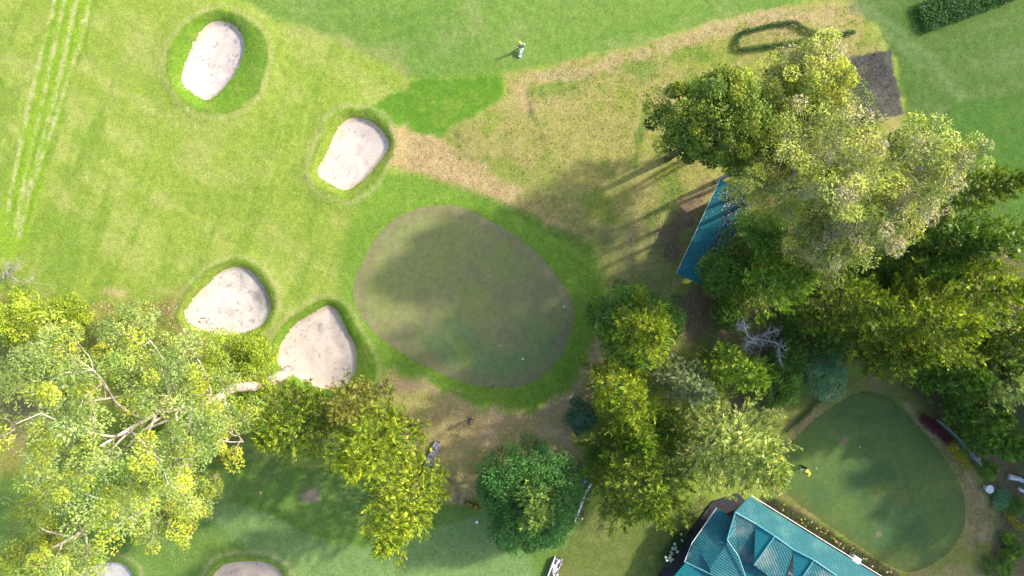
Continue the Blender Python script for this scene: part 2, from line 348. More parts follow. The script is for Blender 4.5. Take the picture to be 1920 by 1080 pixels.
def green_col(x, y, i):
    n2 = fbm(x, y, .35, 4, 81); n3 = fbm(x, y, 1.4, 4, 82); n5 = fbm(x, y, .16, 3, 83)
    d = sdf(x, y, greenP[i], margin=6.)
    if i == 0:
        c = np.tile(np.array((.15, .165, .06)), (len(x), 1))
        c = lerp(c, (.105, .15, .058), sm(-.2, .7, n5)); c = lerp(c, (.155, .145, .072), .7*sm(0, .8, n2-n5*.3)); c = lerp(c, (.145, .175, .04), .6*sm(.2, .9, -n2+n3*.4))
        c = lerp(c, (.15, .13, .07), .65*sm(1.3, .1, -d+.8*n2+.3*n3)); c = lerp(c, (.2, .18, .12), .45*sm(.25, .1, np.abs(d+.45+.2*n3))*sm(.1, .6, n2))
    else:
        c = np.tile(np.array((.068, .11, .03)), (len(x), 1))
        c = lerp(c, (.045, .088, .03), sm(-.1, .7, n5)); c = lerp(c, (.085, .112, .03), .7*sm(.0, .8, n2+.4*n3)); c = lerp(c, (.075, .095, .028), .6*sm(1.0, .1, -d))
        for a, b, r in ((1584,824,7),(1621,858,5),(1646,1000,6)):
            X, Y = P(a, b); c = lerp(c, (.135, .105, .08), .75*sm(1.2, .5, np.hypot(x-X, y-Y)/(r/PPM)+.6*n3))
    return np.clip(c, .012, .8)
def sand_col(x, y, i):
    n2 = fbm(x, y, .7, 4, 91+i); n3 = fbm(x, y, 3.2, 3, 95); n4 = fbm(x, y, 6., 2, 97)
    c = np.tile(np.array([(.425, .375, .335), (.41, .355, .31), (.425, .385, .345), (.395, .34, .295), (.43, .41, .37), (.38, .31, .25)][i]), (len(x), 1))
    c = lerp(c, c*.86, sm(-.2, .9, n2)); c = lerp(c, c*1.12, sm(.1, .9, fbm(x, y, .35, 2, 93))); c = lerp(c, (.17, .14, .12), .65*sm(.72, 1.05, n4+n2*.3+.2*n3))
    if i == 2:
        X, Y = P(485, 560); c = lerp(c, (.15, .14, .135), .8*sm(1.5, .2, np.hypot((x-X)*1.2, (y-Y)*.7)+1.1*n2+.5*n3))
        X, Y = P(432, 592); c = lerp(c, (.25, .22, .2), .7*sm(.9, .1, np.hypot((x-X)*.7, (y-Y)*1.5)+.9*n2+.6*n3))
    d = sdf(x, y, sandP[i], margin=3.); return lerp(c, (.36, .27, .17), .55*sm(.5, 0, -d+.4*n2))

# ------------------------------------------------------------------ terrain mesh, split into ground, greens and bunkers
RES = 0.18
def axis(a, b):
    o = [b]; s = .4
    while o[-1] < 3000: o.append(o[-1]+s); s *= 1.35
    i = [a]; s = .4
    while i[-1] > -3000: i.append(i[-1]-s); s *= 1.35
    return np.array(i[:0:-1]+list(np.arange(a, b, RES))+o)
ax, ay = axis(-47.2, 47.2), axis(-27., 27.)
GX, GY = np.meshgrid(ax, ay); x = GX.ravel().copy(); y = GY.ravel().copy(); NX, NY = len(ax), len(ay)
ii = (np.arange(NY-1)[:, None]*NX+np.arange(NX-1)[None]).ravel()
Q = np.column_stack([ii, ii+1, ii+1+NX, ii+NX])
regions = [('sand', i, p) for i, p in enumerate(sandP)]+[('green', i, p) for i, p in enumerate(greenP)]
for _, _, p in regions:
    d, bx, by = sdf(x, y, p, near=True, margin=1.0); k = np.abs(d) < RES*.6; x[k] = bx[k]; y[k] = by[k]
cx = x[Q].mean(1); cy = y[Q].mean(1); own = np.full(len(Q), -1)
for r, (_, _, p) in enumerate(regions): own[sdf(cx, cy, p, margin=1.0) < 0] = r
z = height(x, y)
rough = sm(-.2, .5, fbm(x, y, .5, 2, 36)); near = (np.abs(x) < 48) & (np.abs(y) < 28)
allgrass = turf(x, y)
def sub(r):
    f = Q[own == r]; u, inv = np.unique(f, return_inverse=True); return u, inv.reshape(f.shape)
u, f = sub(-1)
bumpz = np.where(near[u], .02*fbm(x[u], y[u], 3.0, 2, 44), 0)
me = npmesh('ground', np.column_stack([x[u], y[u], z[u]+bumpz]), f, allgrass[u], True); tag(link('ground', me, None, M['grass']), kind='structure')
bl = ['pale oval sand bunker ringed by tall dark grass', 'pale sand bunker beside the straw coloured tongue of dry grass', 'white sand bunker with dark grey stains on its sand', 'beige pear shaped sand bunker beside the large green, trees at its foot', 'pale sand bunker on the shaded lawn under the gum tree', 'brownish sand bunker on the shaded lawn']
gl = ['large grey green putting green with brown rim between the bunkers', 'dark shaded putting green beside the teal club house roof']
for r, (k, i, p) in enumerate(regions):
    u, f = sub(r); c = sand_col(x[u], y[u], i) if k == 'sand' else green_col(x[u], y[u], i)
    zz = z[u].copy()
    if k == 'sand': dd = sdf(x[u], y[u], p, margin=3.); zz += sm(0, .3, -dd)*(.035*fbm(x[u], y[u], 1.3, 3, 61+i))
    me = npmesh('sand_bunker', np.column_stack([x[u], y[u], zz]), f, c, True)
    tag(link('sand_bunker' if k == 'sand' else 'putting_green', me, None, M['sand' if k == 'sand' else 'green']), (bl if k == 'sand' else gl)[i], kind='structure')

# ------------------------------------------------------------------ foliage
def unit(v): return v/(np.linalg.norm(v, axis=-1, keepdims=True)+1e-9)
def leaf_arrays(c, d, nrm, L, Wd, col, fold=.12):
    """diamond shaped leaves: centre-base c, direction d, normal nrm"""
    d = unit(d); s = unit(np.cross(nrm, d)); n = np.cross(d, s); L = L[:, None]; Wd = Wd[:, None]
    V = np.stack([c, c+d*L*.5+s*Wd*.5-n*Wd*fold, c+d*L, c+d*L*.5-s*Wd*.5-n*Wd*fold], 1).reshape(-1, 3)
    return V, np.arange(len(V)).reshape(-1, 4), np.repeat(col, 4, 0)
def join(parts):
    V = []; F = []; C = []; b = 0
    for v, f, c in parts: V.append(v); F.append(f+b); C.append(c); b += len(v)
    return np.concatenate(V), np.concatenate(F), np.concatenate(C)
def tint(rng, n, pal, spread=.18):
    """pal: list of (weight, colour)"""
    w = np.array([p[0] for p in pal], float); i = rng.choice(len(pal), n, p=w/w.sum())
    return np.array([p[1] for p in pal])[i]*(1+spread*rng.standard_normal((n, 1))*.8).clip(.45, 1.7)
def conifer(rng, h, Rr, pal, nb=150, t0=.10, shape=.62, pitch=(5, 55), frond=1.0, dens=1.0, lobes=.16):
    nb = int(nb*.56); ga = 2.399963; A = []; ph = rng.uniform(0, 6.28, 3)
    parts_c = []; parts_d = []; parts_n = []; parts_L = []; parts_W = []; parts_k = []; bidx = []; wood = []
    for i in range(nb):
        t = t0+(1-t0)*((i+rng.random())/nb)**.85
        az = i*ga+rng.normal(0, .25); prof = (1-((t-t0)/(1-t0))**1.5)**shape if t < 1 else 0
        lob = 1+lobes*(math.sin(az*2+ph[0])+.8*math.sin(az*3+ph[1]+t*4)+.6*math.sin(az*5+ph[2]+t*7))
        L = max(.4, Rr*prof*lob*rng.uniform(.62, 1.1)); el = R(pitch[0]+(pitch[1]-pitch[0])*t**1.6+rng.normal(0, 6))
        z0 = h*t-L*math.sin(el)*.55
        s = np.linspace(0, 1, 12); hd = np.array((math.cos(az), math.sin(az)))
        bend = rng.normal(0, .25)
        rx = L*s*math.cos(el); rz = L*(s*math.sin(el)+.10*s*s-.08*np.sin(s*3.1))
        px = hd[0]*rx-hd[1]*bend*rx*s*.5; py = hd[1]*rx+hd[0]*bend*rx*s*.5; pz = z0+rz
        bp = np.column_stack([px, py, pz]); wood.append((bp[[0, 4, 8, 11]], .008*L+.008))
        ns = int((7+L*4.6)*dens)
        ss = rng.uniform(.15, 1, ns)**.7; side = np.where(np.arange(ns) % 2, 1, -1)
        base = np.column_stack([np.interp(ss, s, bp[:, k]) for k in range(3)])
        tan = unit(np.column_stack([np.interp(np.minimum(ss+.05, 1), s, bp[:, k]) for k in range(3)])-np.column_stack([np.interp(np.maximum(ss-.05, 0), s, bp[:, k]) for k in range(3)]))
        sidev = unit(np.cross(np.array((0, 0, 1.)), tan))*side[:, None]
        sd = unit(tan*rng.uniform(.65, 1.1, (ns, 1))+sidev*rng.uniform(.35, .95, (ns, 1))+np.array((0, 0, 1))*rng.normal(.38, .34, (ns, 1)))
        sl_ = (.13*L*(1.15-.9*ss)+.34)*rng.uniform(.7, 1.25, ns)
        nf = 10; spr = tint(rng, ns, pal, .22)*(1+.18*rng.standard_normal())
        for k in range(nf):
            q = (k+.6)/nf
            c = base+sd*(sl_*q)[:, None]+rng.normal(0, .025, (ns, 3))
            sv = unit(np.cross(np.array((0, 0, 1.)), sd))*(1 if k % 2 else -1)
            dd = sd*(.9+.4*q)+sv*rng.uniform(.1, .7, (ns, 1))*(1-.5*q)+rng.normal(0, .22, (ns, 3))
            parts_c.append(c); parts_d.append(dd); rad_ = unit(np.column_stack([c[:, 0], c[:, 1], np.zeros(ns)])); parts_n.append(np.array((0, 0, 1.))+rad_*.8+rng.normal(0, .4, (ns, 3)))
            parts_L.append(rng.uniform(.13, .34, ns)*frond); parts_W.append(rng.uniform(.045, .10, ns)*frond); bidx.append(np.full(ns, i)); parts_k.append(spr)
    c = np.concatenate(parts_c); d = np.concatenate(parts_d); n = np.concatenate(parts_n); L = np.concatenate(parts_L); Wd = np.concatenate(parts_W); b = np.concatenate(bidx)
    col = (np.concatenate(parts_k)*.78+tint(rng, len(c), pal)*.22)*(1+.12*rng.standard_normal((len(c), 1))).clip(.6, 1.5)
    m = int(220*Rr); t = t0+(1-t0)*rng.random(m)**1.4*.92; az = rng.uniform(0, 6.283, m); rr = Rr*(1-((t-t0)/(1-t0))**1.5)**shape*rng.uniform(.1, .62, m)
    ci = np.column_stack([np.cos(az)*rr, np.sin(az)*rr, h*t-.05*h]); vi = rng.standard_normal((m, 3))*np.array((1, 1, .4))
    inner = leaf_arrays(ci, vi, np.array((0, 0, 1.))+rng.normal(0, .4, (m, 3)), rng.uniform(.35, .6, m), rng.uniform(.16, .3, m), tint(rng, m, pal))
    return join([leaf_arrays(c, d, n, L, Wd, col), inner]), wood
def clump_leaves(rng, centers, rad, per, size, pal, flat=.7, mixc=.75, shell=.5, ratio=.42, up=.5, spread=.2):
    k = len(centers); n = k*per; ci = np.repeat(np.arange(k), per)
    v = unit(rng.standard_normal((n, 3))); r = rng.random(n)**(1/3.)*(1-shell)+shell*rng.uniform(.75, 1.05, n)
    v2 = v*(r*rad[ci])[:, None]; v2[:, 2] *= flat
    c = centers[ci]+v2
    nrm = v*1.2+np.array((0, 0, up))+rng.normal(0, .38, (n, 3)); d = v+rng.normal(0, .8, (n, 3))+np.array((0, 0, -.1))
    L = size*rng.uniform(.7, 1.35, n); Wd = L*ratio*rng.uniform(.8, 1.2, n)
    cc = tint(rng, k, pal, .3)[ci]; col = cc*mixc+tint(rng, n, pal, spread)*(1-mixc)
    return leaf_arrays(c-unit(d)*L[:, None]*.5, d, nrm, L, Wd, col)
def limb(mb, a, b, r0, r1, rng, wob=.08, n=6, sides=6, sag=.0):
    a = np.array(a); b = np.array(b); L = np.linalg.norm(b-a); pts = []
    o = rng.normal(0, wob*L, 3); o2 = rng.normal(0, wob*L*.5, 3)
    for i in range(n):
        t = i/(n-1); pts.append(tuple(a+(b-a)*t+o*math.sin(math.pi*t)+o2*math.sin(2*math.pi*t)+np.array((0, 0, sag*L*math.sin(math.pi*t)))))
    mb.tube(pts, [r0+(r1-r0)*i/(n-1) for i in range(n)], sides); return pts
def place(px, py, h, hcf):
    """base of an upright tree whose crown centre (at height h*hcf) is seen at this photo pixel"""
    x, y = P(px, py, h*hcf); return x, y, hz(x, y)
def make_conifer(px, py, rpx, h, pal, label, seed, name='cypress_tree', group=None, hcf=.6, skirt=None, loc=None, **kw):
    rng = np.random.default_rng(seed); x, y, zz = loc or place(px, py, h, hcf); Rr = rpx/PPM*(1-h*hcf/H)
    t = empty(name, (x, y, zz)); tag(t, label, 'tree', group)
    arr, wood = conifer(rng, h, Rr, pal, **kw)
    link('crown', npmesh('crown', *arr), t, M['leaf'])
    mb = MB(); mb.tube([(0, 0, -.3), (0, 0, h*.4), (0, 0, h*.96)], [.03*h*.5+.06, .02*h*.5, .02], 8)
    mb.build('trunk', M['bark'], t, True)
    wb = MB()
    for bp, r in wood: wb.tube([tuple(q) for q in bp], [r*1.6, r*1.2, r*.8, r*.4], 4, False)
    wb.build('branches', M['bark'], t)
    if skirt:
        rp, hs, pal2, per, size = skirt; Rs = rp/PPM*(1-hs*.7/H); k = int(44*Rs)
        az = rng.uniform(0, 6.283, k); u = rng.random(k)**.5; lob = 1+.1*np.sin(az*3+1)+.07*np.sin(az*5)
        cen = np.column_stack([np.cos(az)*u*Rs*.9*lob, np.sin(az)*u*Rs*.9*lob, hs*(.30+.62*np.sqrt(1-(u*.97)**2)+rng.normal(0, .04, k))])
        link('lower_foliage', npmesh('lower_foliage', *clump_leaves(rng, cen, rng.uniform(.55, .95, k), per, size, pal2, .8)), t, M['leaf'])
    return t
def make_broad(px, py, rpx, h, pal, label, seed, name='broadleaf_tree', cat='tree', group=None, per=230, size=.2, low=.25, crad=(.6, 1.1), kk=20, sx=1., sy=1., hcf=.6, ratio=.45, loc=None, rot=0, bark='bark', shell=.5, gap=0, stems=7, flat=.8):
    rng = np.random.default_rng(seed); x, y, zz = loc or place(px, py, h, hcf); Rr = rpx/PPM*(1-h*hcf/H)
    t = empty(name, (x, y, zz), rot); tag(t, label, cat, group); k = max(8, int(kk*Rr*max(1, Rr*.35)*sx*sy))
    az = rng.uniform(0, 6.283, k); u = rng.random(k)**.5; ph = rng.uniform(0, 6, 3)
    lob = 1+.13*np.sin(az*2+ph[0])+.12*np.sin(az*3+ph[1])+.08*np.sin(az*5+ph[2])
    cr = rng.uniform(*crad, k); e = np.maximum(Rr-cr.mean()*.7, .2)*lob*u
    top = np.sqrt(np.maximum(0, 1-(u*.98)**2)); dep = 1-rng.random(k)**2*.55
    cz = h*low+(h-h*low-cr.mean()*.6)*top*dep+rng.normal(0, .03*h, k); cz = np.maximum(cz, cr*.55)
    cen = np.column_stack([np.cos(az)*e*sx, np.sin(az)*e*sy, cz])
    link('crown', npmesh('crown', *clump_leaves(rng, cen, cr, per, size, pal, flat, ratio=ratio, shell=shell)), t, M['leaf'])
    mb = MB(); hh = max(.3, h*.55); r0 = .011*h+.03
    mb.tube([(0, 0, -.3), (.02*h, 0, hh*.5), (0, .02*h, hh)], [r0*1.5, r0, r0*.7], 7)
    mb.build('trunk', M[bark], t, True); wb = MB()
    for i in rng.choice(k, min(k, stems), False): limb(wb, (0, 0, hh*rng.uniform(.5, 1)), cen[i], r0*.55, .02, rng, .06, 5, 5)
    wb.build('branches', M[bark], t, True); return t
def make_gum(base, h, Rr, pal, label, seed, nl=9, sub=(4, 7), cr=(.55, 1.0), per=150, size=.17, crown0=.55, rz=.42, lean=(0, 0), group=None, hb=None, pal2=None, frac2=.3, name='gum_tree', r0=None, inner=.25, loc=None, bark='gum_bark', ang=None, nt=2, shell=.3):
    rng = np.random.default_rng(seed); x, y, zz = loc or G(*base)
    t = empty(name, (x, y, zz)); tag(t, label, 'tree', group); r0 = r0 or .017*h+.05
    top = np.array((lean[0], lean[1], h*.86)); mb = MB()
    tp = [np.array((0, 0, -.4)), np.array((0, 0, 0.))]+[top*s+np.append(rng.normal(0, .012*h, 2), 0) for s in (.2, .4, .6, .8, 1.)]
    mb.tube([tuple(q) for q in tp], [r0*1.5, r0*1.25, r0, r0*.8, r0*.55, r0*.33, r0*.12], 10)
    mb.build('trunk', M[bark], t, True)
    wb = MB(); tips = []
    for i in range(nl):
        s = crown0*.75+(.98-crown0*.75)*(i+rng.random()*.6)/nl; a = np.array([np.interp(s*h*.86, [q[2] for q in tp], [q[k] for q in tp]) for k in range(3)])
        az = (ang[i] if ang else i*2.399963+rng.normal(0, .3)); rr = Rr*rng.uniform(.5, .95)*(1-.5*max(0, s-.75)*2)
        zt = h*(crown0+rz*((i+.5)/nl)+rng.normal(0, .03)); b = np.array((lean[0]*s+math.cos(az)*rr, lean[1]*s+math.sin(az)*rr, zt)); rl = r0*.29*(1.1-.5*s)
        pts = limb(wb, a, b, rl, rl*.35, rng, .09, 8, 7)
        for j in range(rng.integers(*sub)):
            m = np.array(pts[rng.integers(3, 8)]); v = unit(rng.standard_normal(3)); v[2] = abs(v[2])*.6+.1
            q = m+v*Rr*rng.uniform(.16, .42); limb(wb, m, q, rl*.3, .018, rng, .1, 5, 5); tips.append(q)
            for _ in range(nt):
                v2 = unit(rng.standard_normal(3)); v2[2] *= .6; q2 = q+v2*rng.uniform(.6, 1.3); limb(wb, np.array(m)*.4+q*.6, q2, .03, .012, rng, .1, 4, 4); tips.append(q2)
    for i in range(int(len(tips)*inner)):
        v = unit(rng.standard_normal(3)); tips.append(np.array((lean[0]*.8, lean[1]*.8, h*(crown0+rz*.5)))+v*np.array((Rr*.7, Rr*.7, h*rz*.45)))
    wb.build('branches', M[bark], t, True); tips = np.array(tips); k = len(tips); rad = rng.uniform(*cr, k)
    is2 = rng.random(k) < (frac2 if pal2 else 0); ps = []
    ps.append(clump_leaves(rng, tips[~is2], rad[~is2], per, size, pal, .75, ratio=.36, shell=shell))
    if is2.any(): ps.append(clump_leaves(rng, tips[is2], rad[is2]*.8, per, size, pal2, .75, ratio=.4, shell=shell))
    link('crown', npmesh('crown', *join(ps)), t, M['leaf']); return t

GOLD = [(4, (.20, .205, .018)), (2, (.29, .27, .03)), (3, (.095, .125, .012)), (2, (.05, .085, .01))]
OLIVE = [(3, (.08, .11, .013)), (2, (.15, .165, .02)), (3, (.04, .068, .01)), (1, (.23, .225, .025))]
DEEP = [(3, (.06, .105, .018)), (2, (.085, .135, .02)), (1, (.04, .07, .013)), (1, (.13, .16, .025))]
PALE = [(3, (.21, .22, .07)), (3, (.32, .30, .11)), (3, (.11, .14, .04)), (1, (.36, .33, .1)), (1, (.06, .09, .03))]
FRESH = [(3, (.115, .165, .02)), (2, (.19, .22, .028)), (2, (.05, .085, .012))]
BLUE = [(3, (.08, .15, .095)), (2, (.11, .19, .12)), (1, (.05, .10, .065))]
BLUED = [(3, (.035, .07, .055)), (2, (.05, .095, .07)), (1, (.025, .05, .04))]
GUM = [(3, (.155, .175, .058)), (2, (.225, .235, .095)), (3, (.09, .12, .032)), (1, (.27, .255, .06)), (1, (.18, .205, .10)), (1, (.05, .075, .02))]
YEL = [(3, (.26, .235, .03)), (2, (.20, .205, .03)), (1, (.31, .26, .035))]
LIME = [(3, (.18, .195, .02)), (2, (.25, .24, .03)), (3, (.10, .13, .015))]
PGUM = [(3, (.19, .19, .05)), (3, (.32, .28, .09)), (3, (.09, .11, .025)), (1, (.36, .30, .06)), (3, (.045, .068, .015))]
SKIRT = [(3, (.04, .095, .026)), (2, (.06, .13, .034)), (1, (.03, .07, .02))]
YHEDGE = [(2, (.30, .26, .015)), (1, (.16, .19, .015))]
for pl in (GOLD, OLIVE, DEEP, PALE, FRESH, BLUE, GUM, YEL, LIME, PGUM, SKIRT, BLUED):
    for i_, (w_, c_) in enumerate(pl): pl[i_] = (w_, (c_[0]*1.42, c_[1]*1.68, c_[2]*1.2))
gc = 'cypresses south of the large green'; ge = 'trees of the eastern grove'; gg = 'pale gum trees of the eastern grove'; gw = 'trees of the western thicket'
# south group
make_conifer(535, 798, 82, 12, OLIVE, 'dark olive cypress at the tip of the pear shaped bunker beside the pale gum trunk', 1, group=gc, shape=.5, nb=190, lobes=.1)
make_conifer(652, 762, 72, 9, [(3, (.19, .20, .035)), (2, (.26, .25, .05)), (1, (.12, .15, .02))], 'thin light green cypress right at the foot of the pear shaped bunker', 2, group=gc, nb=110, dens=.8)
make_conifer(690, 845, 98, 14, GOLD, 'golden green cypress beside the short grey stone wall', 3, group=gc, nb=190, lobes=.12)
make_conifer(752, 962, 106, 17, GOLD, 'tall golden cypress with ragged crown over the shaded lawn', 4, group=gc, nb=200, lobes=.14)
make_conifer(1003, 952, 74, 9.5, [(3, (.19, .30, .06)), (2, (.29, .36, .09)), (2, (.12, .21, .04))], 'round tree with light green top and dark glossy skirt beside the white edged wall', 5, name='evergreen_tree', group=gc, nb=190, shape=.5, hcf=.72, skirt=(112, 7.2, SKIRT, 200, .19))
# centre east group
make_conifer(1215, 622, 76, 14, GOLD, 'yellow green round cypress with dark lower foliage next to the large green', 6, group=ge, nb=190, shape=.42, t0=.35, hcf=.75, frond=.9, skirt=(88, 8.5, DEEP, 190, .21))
make_conifer(1172, 742, 80, 13, GOLD, 'spreading golden cypress above the small dark blue shrub', 7, group=ge, nb=170, shape=.45)
make_conifer(1205, 915, 110, 14, OLIVE, 'broad olive cypress between the white flower bed and the round tree', 8, group=ge, nb=230, shape=.48, lobes=.1)
make_conifer(1200, 825, 55, 9, FRESH, 'small fresh green cypress squeezed between golden and olive cypresses', 9, group=ge, nb=110)
make_conifer(1394, 850, 126, 17, PALE, 'large pale silvery green cypress overhanging the club house roof', 10, group=ge, nb=230, lobes=.12)
make_conifer(1296, 724, 52, 13, [(3, (.15, .20, .085)), (2, (.20, .245, .11)), (1, (.10, .15, .06))], 'narrow pale blue green cypress between golden and silvery cypresses', 11, group=ge, nb=120)
make_conifer(1392, 700, 62, 11, FRESH, 'bright green cypress beside the bleached dead tree', 12, group=ge, nb=130)
make_broad(1090, 782, 34, 3.2, BLUED, 'small dark blue green rounded shrub at the edge of dry grass', 13, 'shrub', 'shrub', per=260, size=.13, crad=(.35, .6), kk=34)
make_broad(1552, 700, 50, 3.2, BLUE, 'blue green spreading shrub on the edge of the shaded putting green', 14, 'shrub', 'shrub', per=150, size=.16, crad=(.4, .7), kk=26, ratio=.3)
make_broad(1462, 720, 52, 3.6, DEEP, 'dark green shrub between bright cypress and blue green shrub', 15, 'shrub', 'shrub', per=200, size=.16, crad=(.4, .7), kk=26)
make_conifer(1458, 524, 88, 13, FRESH, 'green gold cypress standing alone behind the narrow teal shed', 16, group=ge, nb=190, shape=.5)
make_broad(1358, 512, 52, 7, DEEP, 'dark green tree overhanging the end of the teal shed', 17, group=ge, per=260, size=.2, kk=18)
make_broad(1340, 222, 110, 18, [(3, (.11, .175, .02)), (3, (.18, .235, .024)), (2, (.06, .115, .016)), (1, (.27, .29, .03))], 'dense dark green tree on the edge of the dry grass, shed at its foot', 18, group=ge, per=190, size=.2, kk=44, low=.6, hcf=.78, crad=(.4, .9), flat=.65)
# pale gums
for px, py, rp, h, sd, lb in ((1462,195,85,17,19,'pale gum tree crown next to the dense dark green tree'), (1545,165,78,19,20,'pale yellow gum tree crown reaching over the low clipped hedge outline'),
        (1492,330,92,20,21,'pale gum tree crown above the teal shed'), (1620,295,112,27,22,'tallest pale gum tree in the middle of the gum crowns'),
        (1722,320,84,24,23,'pale gum tree crown beside the deep green mown lawn'), (1610,405,84,22,24,'bleached sparse gum tree crown above the green gold cypresses'), (1690,400,72,20,25,'bleached gum tree crown next to a dark gap in the grove'), (1550,250,90,18,38,'gum tree crown filling the heart of the pale grove'), (1440,290,70,15,39,'low gum tree crown between the teal shed and the dense dark tree'), (1765,290,52,20,64,'outermost sparse gum tree crown over the deep green lawn'), (1525,110,46,18,65,'small pale gum crown tip beside the low clipped hedge'), (1575,455,50,18,66,'bleached gum crown hanging over the olive cypresses')):
    x0, y0, z0 = place(px, py, h, .8); make_gum(None, h, rp/PPM*(1-h*.8/H)*1.05, PGUM, lb, sd, nl=10, sub=(4, 6), per=165, size=.18, cr=(.5, .95), nt=1, shell=.6, crown0=.55, rz=.36, r0=.17, group=gg, pal2=YEL if sd in (19, 20, 21) else [(1, (.38, .33, .19)), (1, (.3, .3, .12))], frac2=.28, loc=(x0, y0, z0), inner=.1, bark='pale_bark')
# east group
make_conifer(1610, 580, 96, 12, OLIVE, 'olive green cypress with feathery sprays above the shaded putting green', 26, group=ge, nb=210)
make_conifer(1745, 610, 112, 14, GOLD, 'big golden green cypress with feathery sprays in the east', 27, group=ge, nb=230)
make_conifer(1845, 545, 82, 13, GOLD, 'golden cypress with upright sprays behind the big golden green one', 28, group=ge, nb=180)
make_conifer(1850, 352, 64, 11, OLIVE, 'olive cypress at the edge of the deep green mown lawn', 29, group=ge, nb=140)
make_conifer(1800, 455, 88, 9, DEEP, 'dark cypress in the shade of the bleached gum trees', 30, group=ge, nb=170)
make_conifer(1905, 455, 60, 14, FRESH, 'fresh green cypress beside the dark cypress, half out of view', 31, group=ge, nb=140)
make_conifer(1905, 625, 64, 11, OLIVE, 'olive cypress in the corner between pale feathery and golden cypresses', 67, group=ge, nb=140)
for px, py, rp, h, sd, lb in ((1872,690,58,8,'A','dark cypress filling the corner behind the pale feathery one'), (1845,775,56,7,'B','dark low cypress behind the grey blue garden rail'), (1740,520,62,9,'C','dark green cypress behind the olive cypress with feathery sprays')):
    make_conifer(px, py, rp, h, DEEP, lb, 80+ord(sd), group=ge, nb=110)
make_conifer(1912, 725, 70, 13, PALE, 'pale feathery cypress at the end of the garden', 32, group=ge, nb=170)
make_conifer(1795, 700, 84, 8, DEEP, 'dark green cypress in the shade above the red flower bed', 33, group=ge, nb=170)
make_conifer(1690, 665, 62, 9, OLIVE, 'low olive cypress overhanging the shaded putting green', 34, group=ge, nb=130)
make_conifer(1880, 830, 52, 7, DEEP, 'low dark green cypress by the garden rail', 35, group=ge, nb=120)
make_conifer(1560, 460, 70, 11, DEEP, 'dark cypress deep in the grove below the gum trees', 36, group=ge, nb=140)
for i, (px, py, rp, h, lb) in enumerate(((1372,585,38,2.6,'dark low bush added at the foot of the bleached dead tree'), (1500,600,42,2.6,'dark low bush added between dead tree and olive cypress'), (1490,665,40,2.4,'dark low bush added behind the blue green shrub'), (1560,640,46,2.6,'dark low bush added below the olive cypress'), (1640,500,55,3.5,'dark bush added to darken the gap of the grove'), (1345,455,30,2.5,'dark bush added against the back of the teal shed'),
        (1760,520,60,4,'dark bush added behind the big golden green cypress'), (1740,430,50,4,'dark bush added in the shady gap below the bleached gum'), (1240,800,50,2.6,'dark bush added between golden and silvery cypresses'), (1125,860,34,2.2,'dark bush added at the foot of the broad olive cypress'), (1840,620,60,4,'dark bush added below the golden cypress'), (1290,860,46,3,'dark bush added below the silvery cypress'))):
    make_broad(px, py, rp, h, DEEP, lb, 150+i, 'gap_darkening_bush', 'bush', group='bushes added to darken the grove gaps', per=130, size=.2, kk=15, low=.2)  # bushes added to fill the grove gaps with dark, in place of deep shade
make_broad(1420, 440, 60, 9, DEEP, 'dark leafy tree behind the teal shed roof', 37, group=ge, per=260, size=.2, kk=16)
# west group
make_gum((536, 700), 31, 5.5, GUM, 'giant pale barked gum tree rising from the edge of the pear shaped bunker', 40, nl=15, sub=(4, 7), cr=(.5, .95), per=190, size=.16, crown0=.62, rz=.34, pal2=YEL, frac2=.24, r0=.42, inner=.3, shell=.5, group=gw)
make_gum((330, 892), 20, 4.0, GUM, 'slim gum tree leaning its crown over the pale bunker on the lawn', 41, nl=9, per=170, pal2=YEL, frac2=.3, group=gw)
make_gum((404, 893), 10, 3.3, GUM, 'small gum tree with yellow tufts over the shaded lawn', 42, nl=8, per=190, crown0=.45, rz=.45, pal2=YEL, frac2=.45, group=gw, inner=.6)
make_broad(432, 722, 92, 9, LIME, 'bright lime yellow tree around the pale gum trunk', 43, group=gw, per=230, size=.17, kk=17, low=.3, bark='gum_bark')
make_broad(470, 660, 42, 5, LIME, 'small lime yellow tree touching the stained bunker', 44, group=gw, per=220, size=.16, kk=20, low=.2)
for i, (px, py, rp, h, pal, lb) in enumerate(((245,622,62,6,GUM,'grey green bush beside the bald patch of fairway'), (85,690,82,8,GUM,'broad grey green bushy tree at the left end of the thicket'), (325,680,55,5,GUM,'grey green bush next to the stained bunker'),
        (160,690,60,6,OLIVE,'olive bush between two grey green bushes'), (40,600,66,5,LIME,'yellow olive bush below the bare bleached branches'), (130,590,42,2.2,LIME,'low yellow scrub on the edge of the fairway'), (300,770,70,8,OLIVE,'olive bush in the shade of the giant gum'), (205,860,62,5,FRESH,'green bush in the shade under the giant gum'), (230,940,45,3,FRESH,'low dark green bush on the lawn under the giant gum'))):
    make_broad(px, py, rp, h, pal, lb, 50+i, 'bushy_tree' if h > 4.5 else 'shrub', 'tree' if h > 4.5 else 'shrub', group=gw, per=160, size=.17, kk=20, low=.2, crad=(.45, .85))
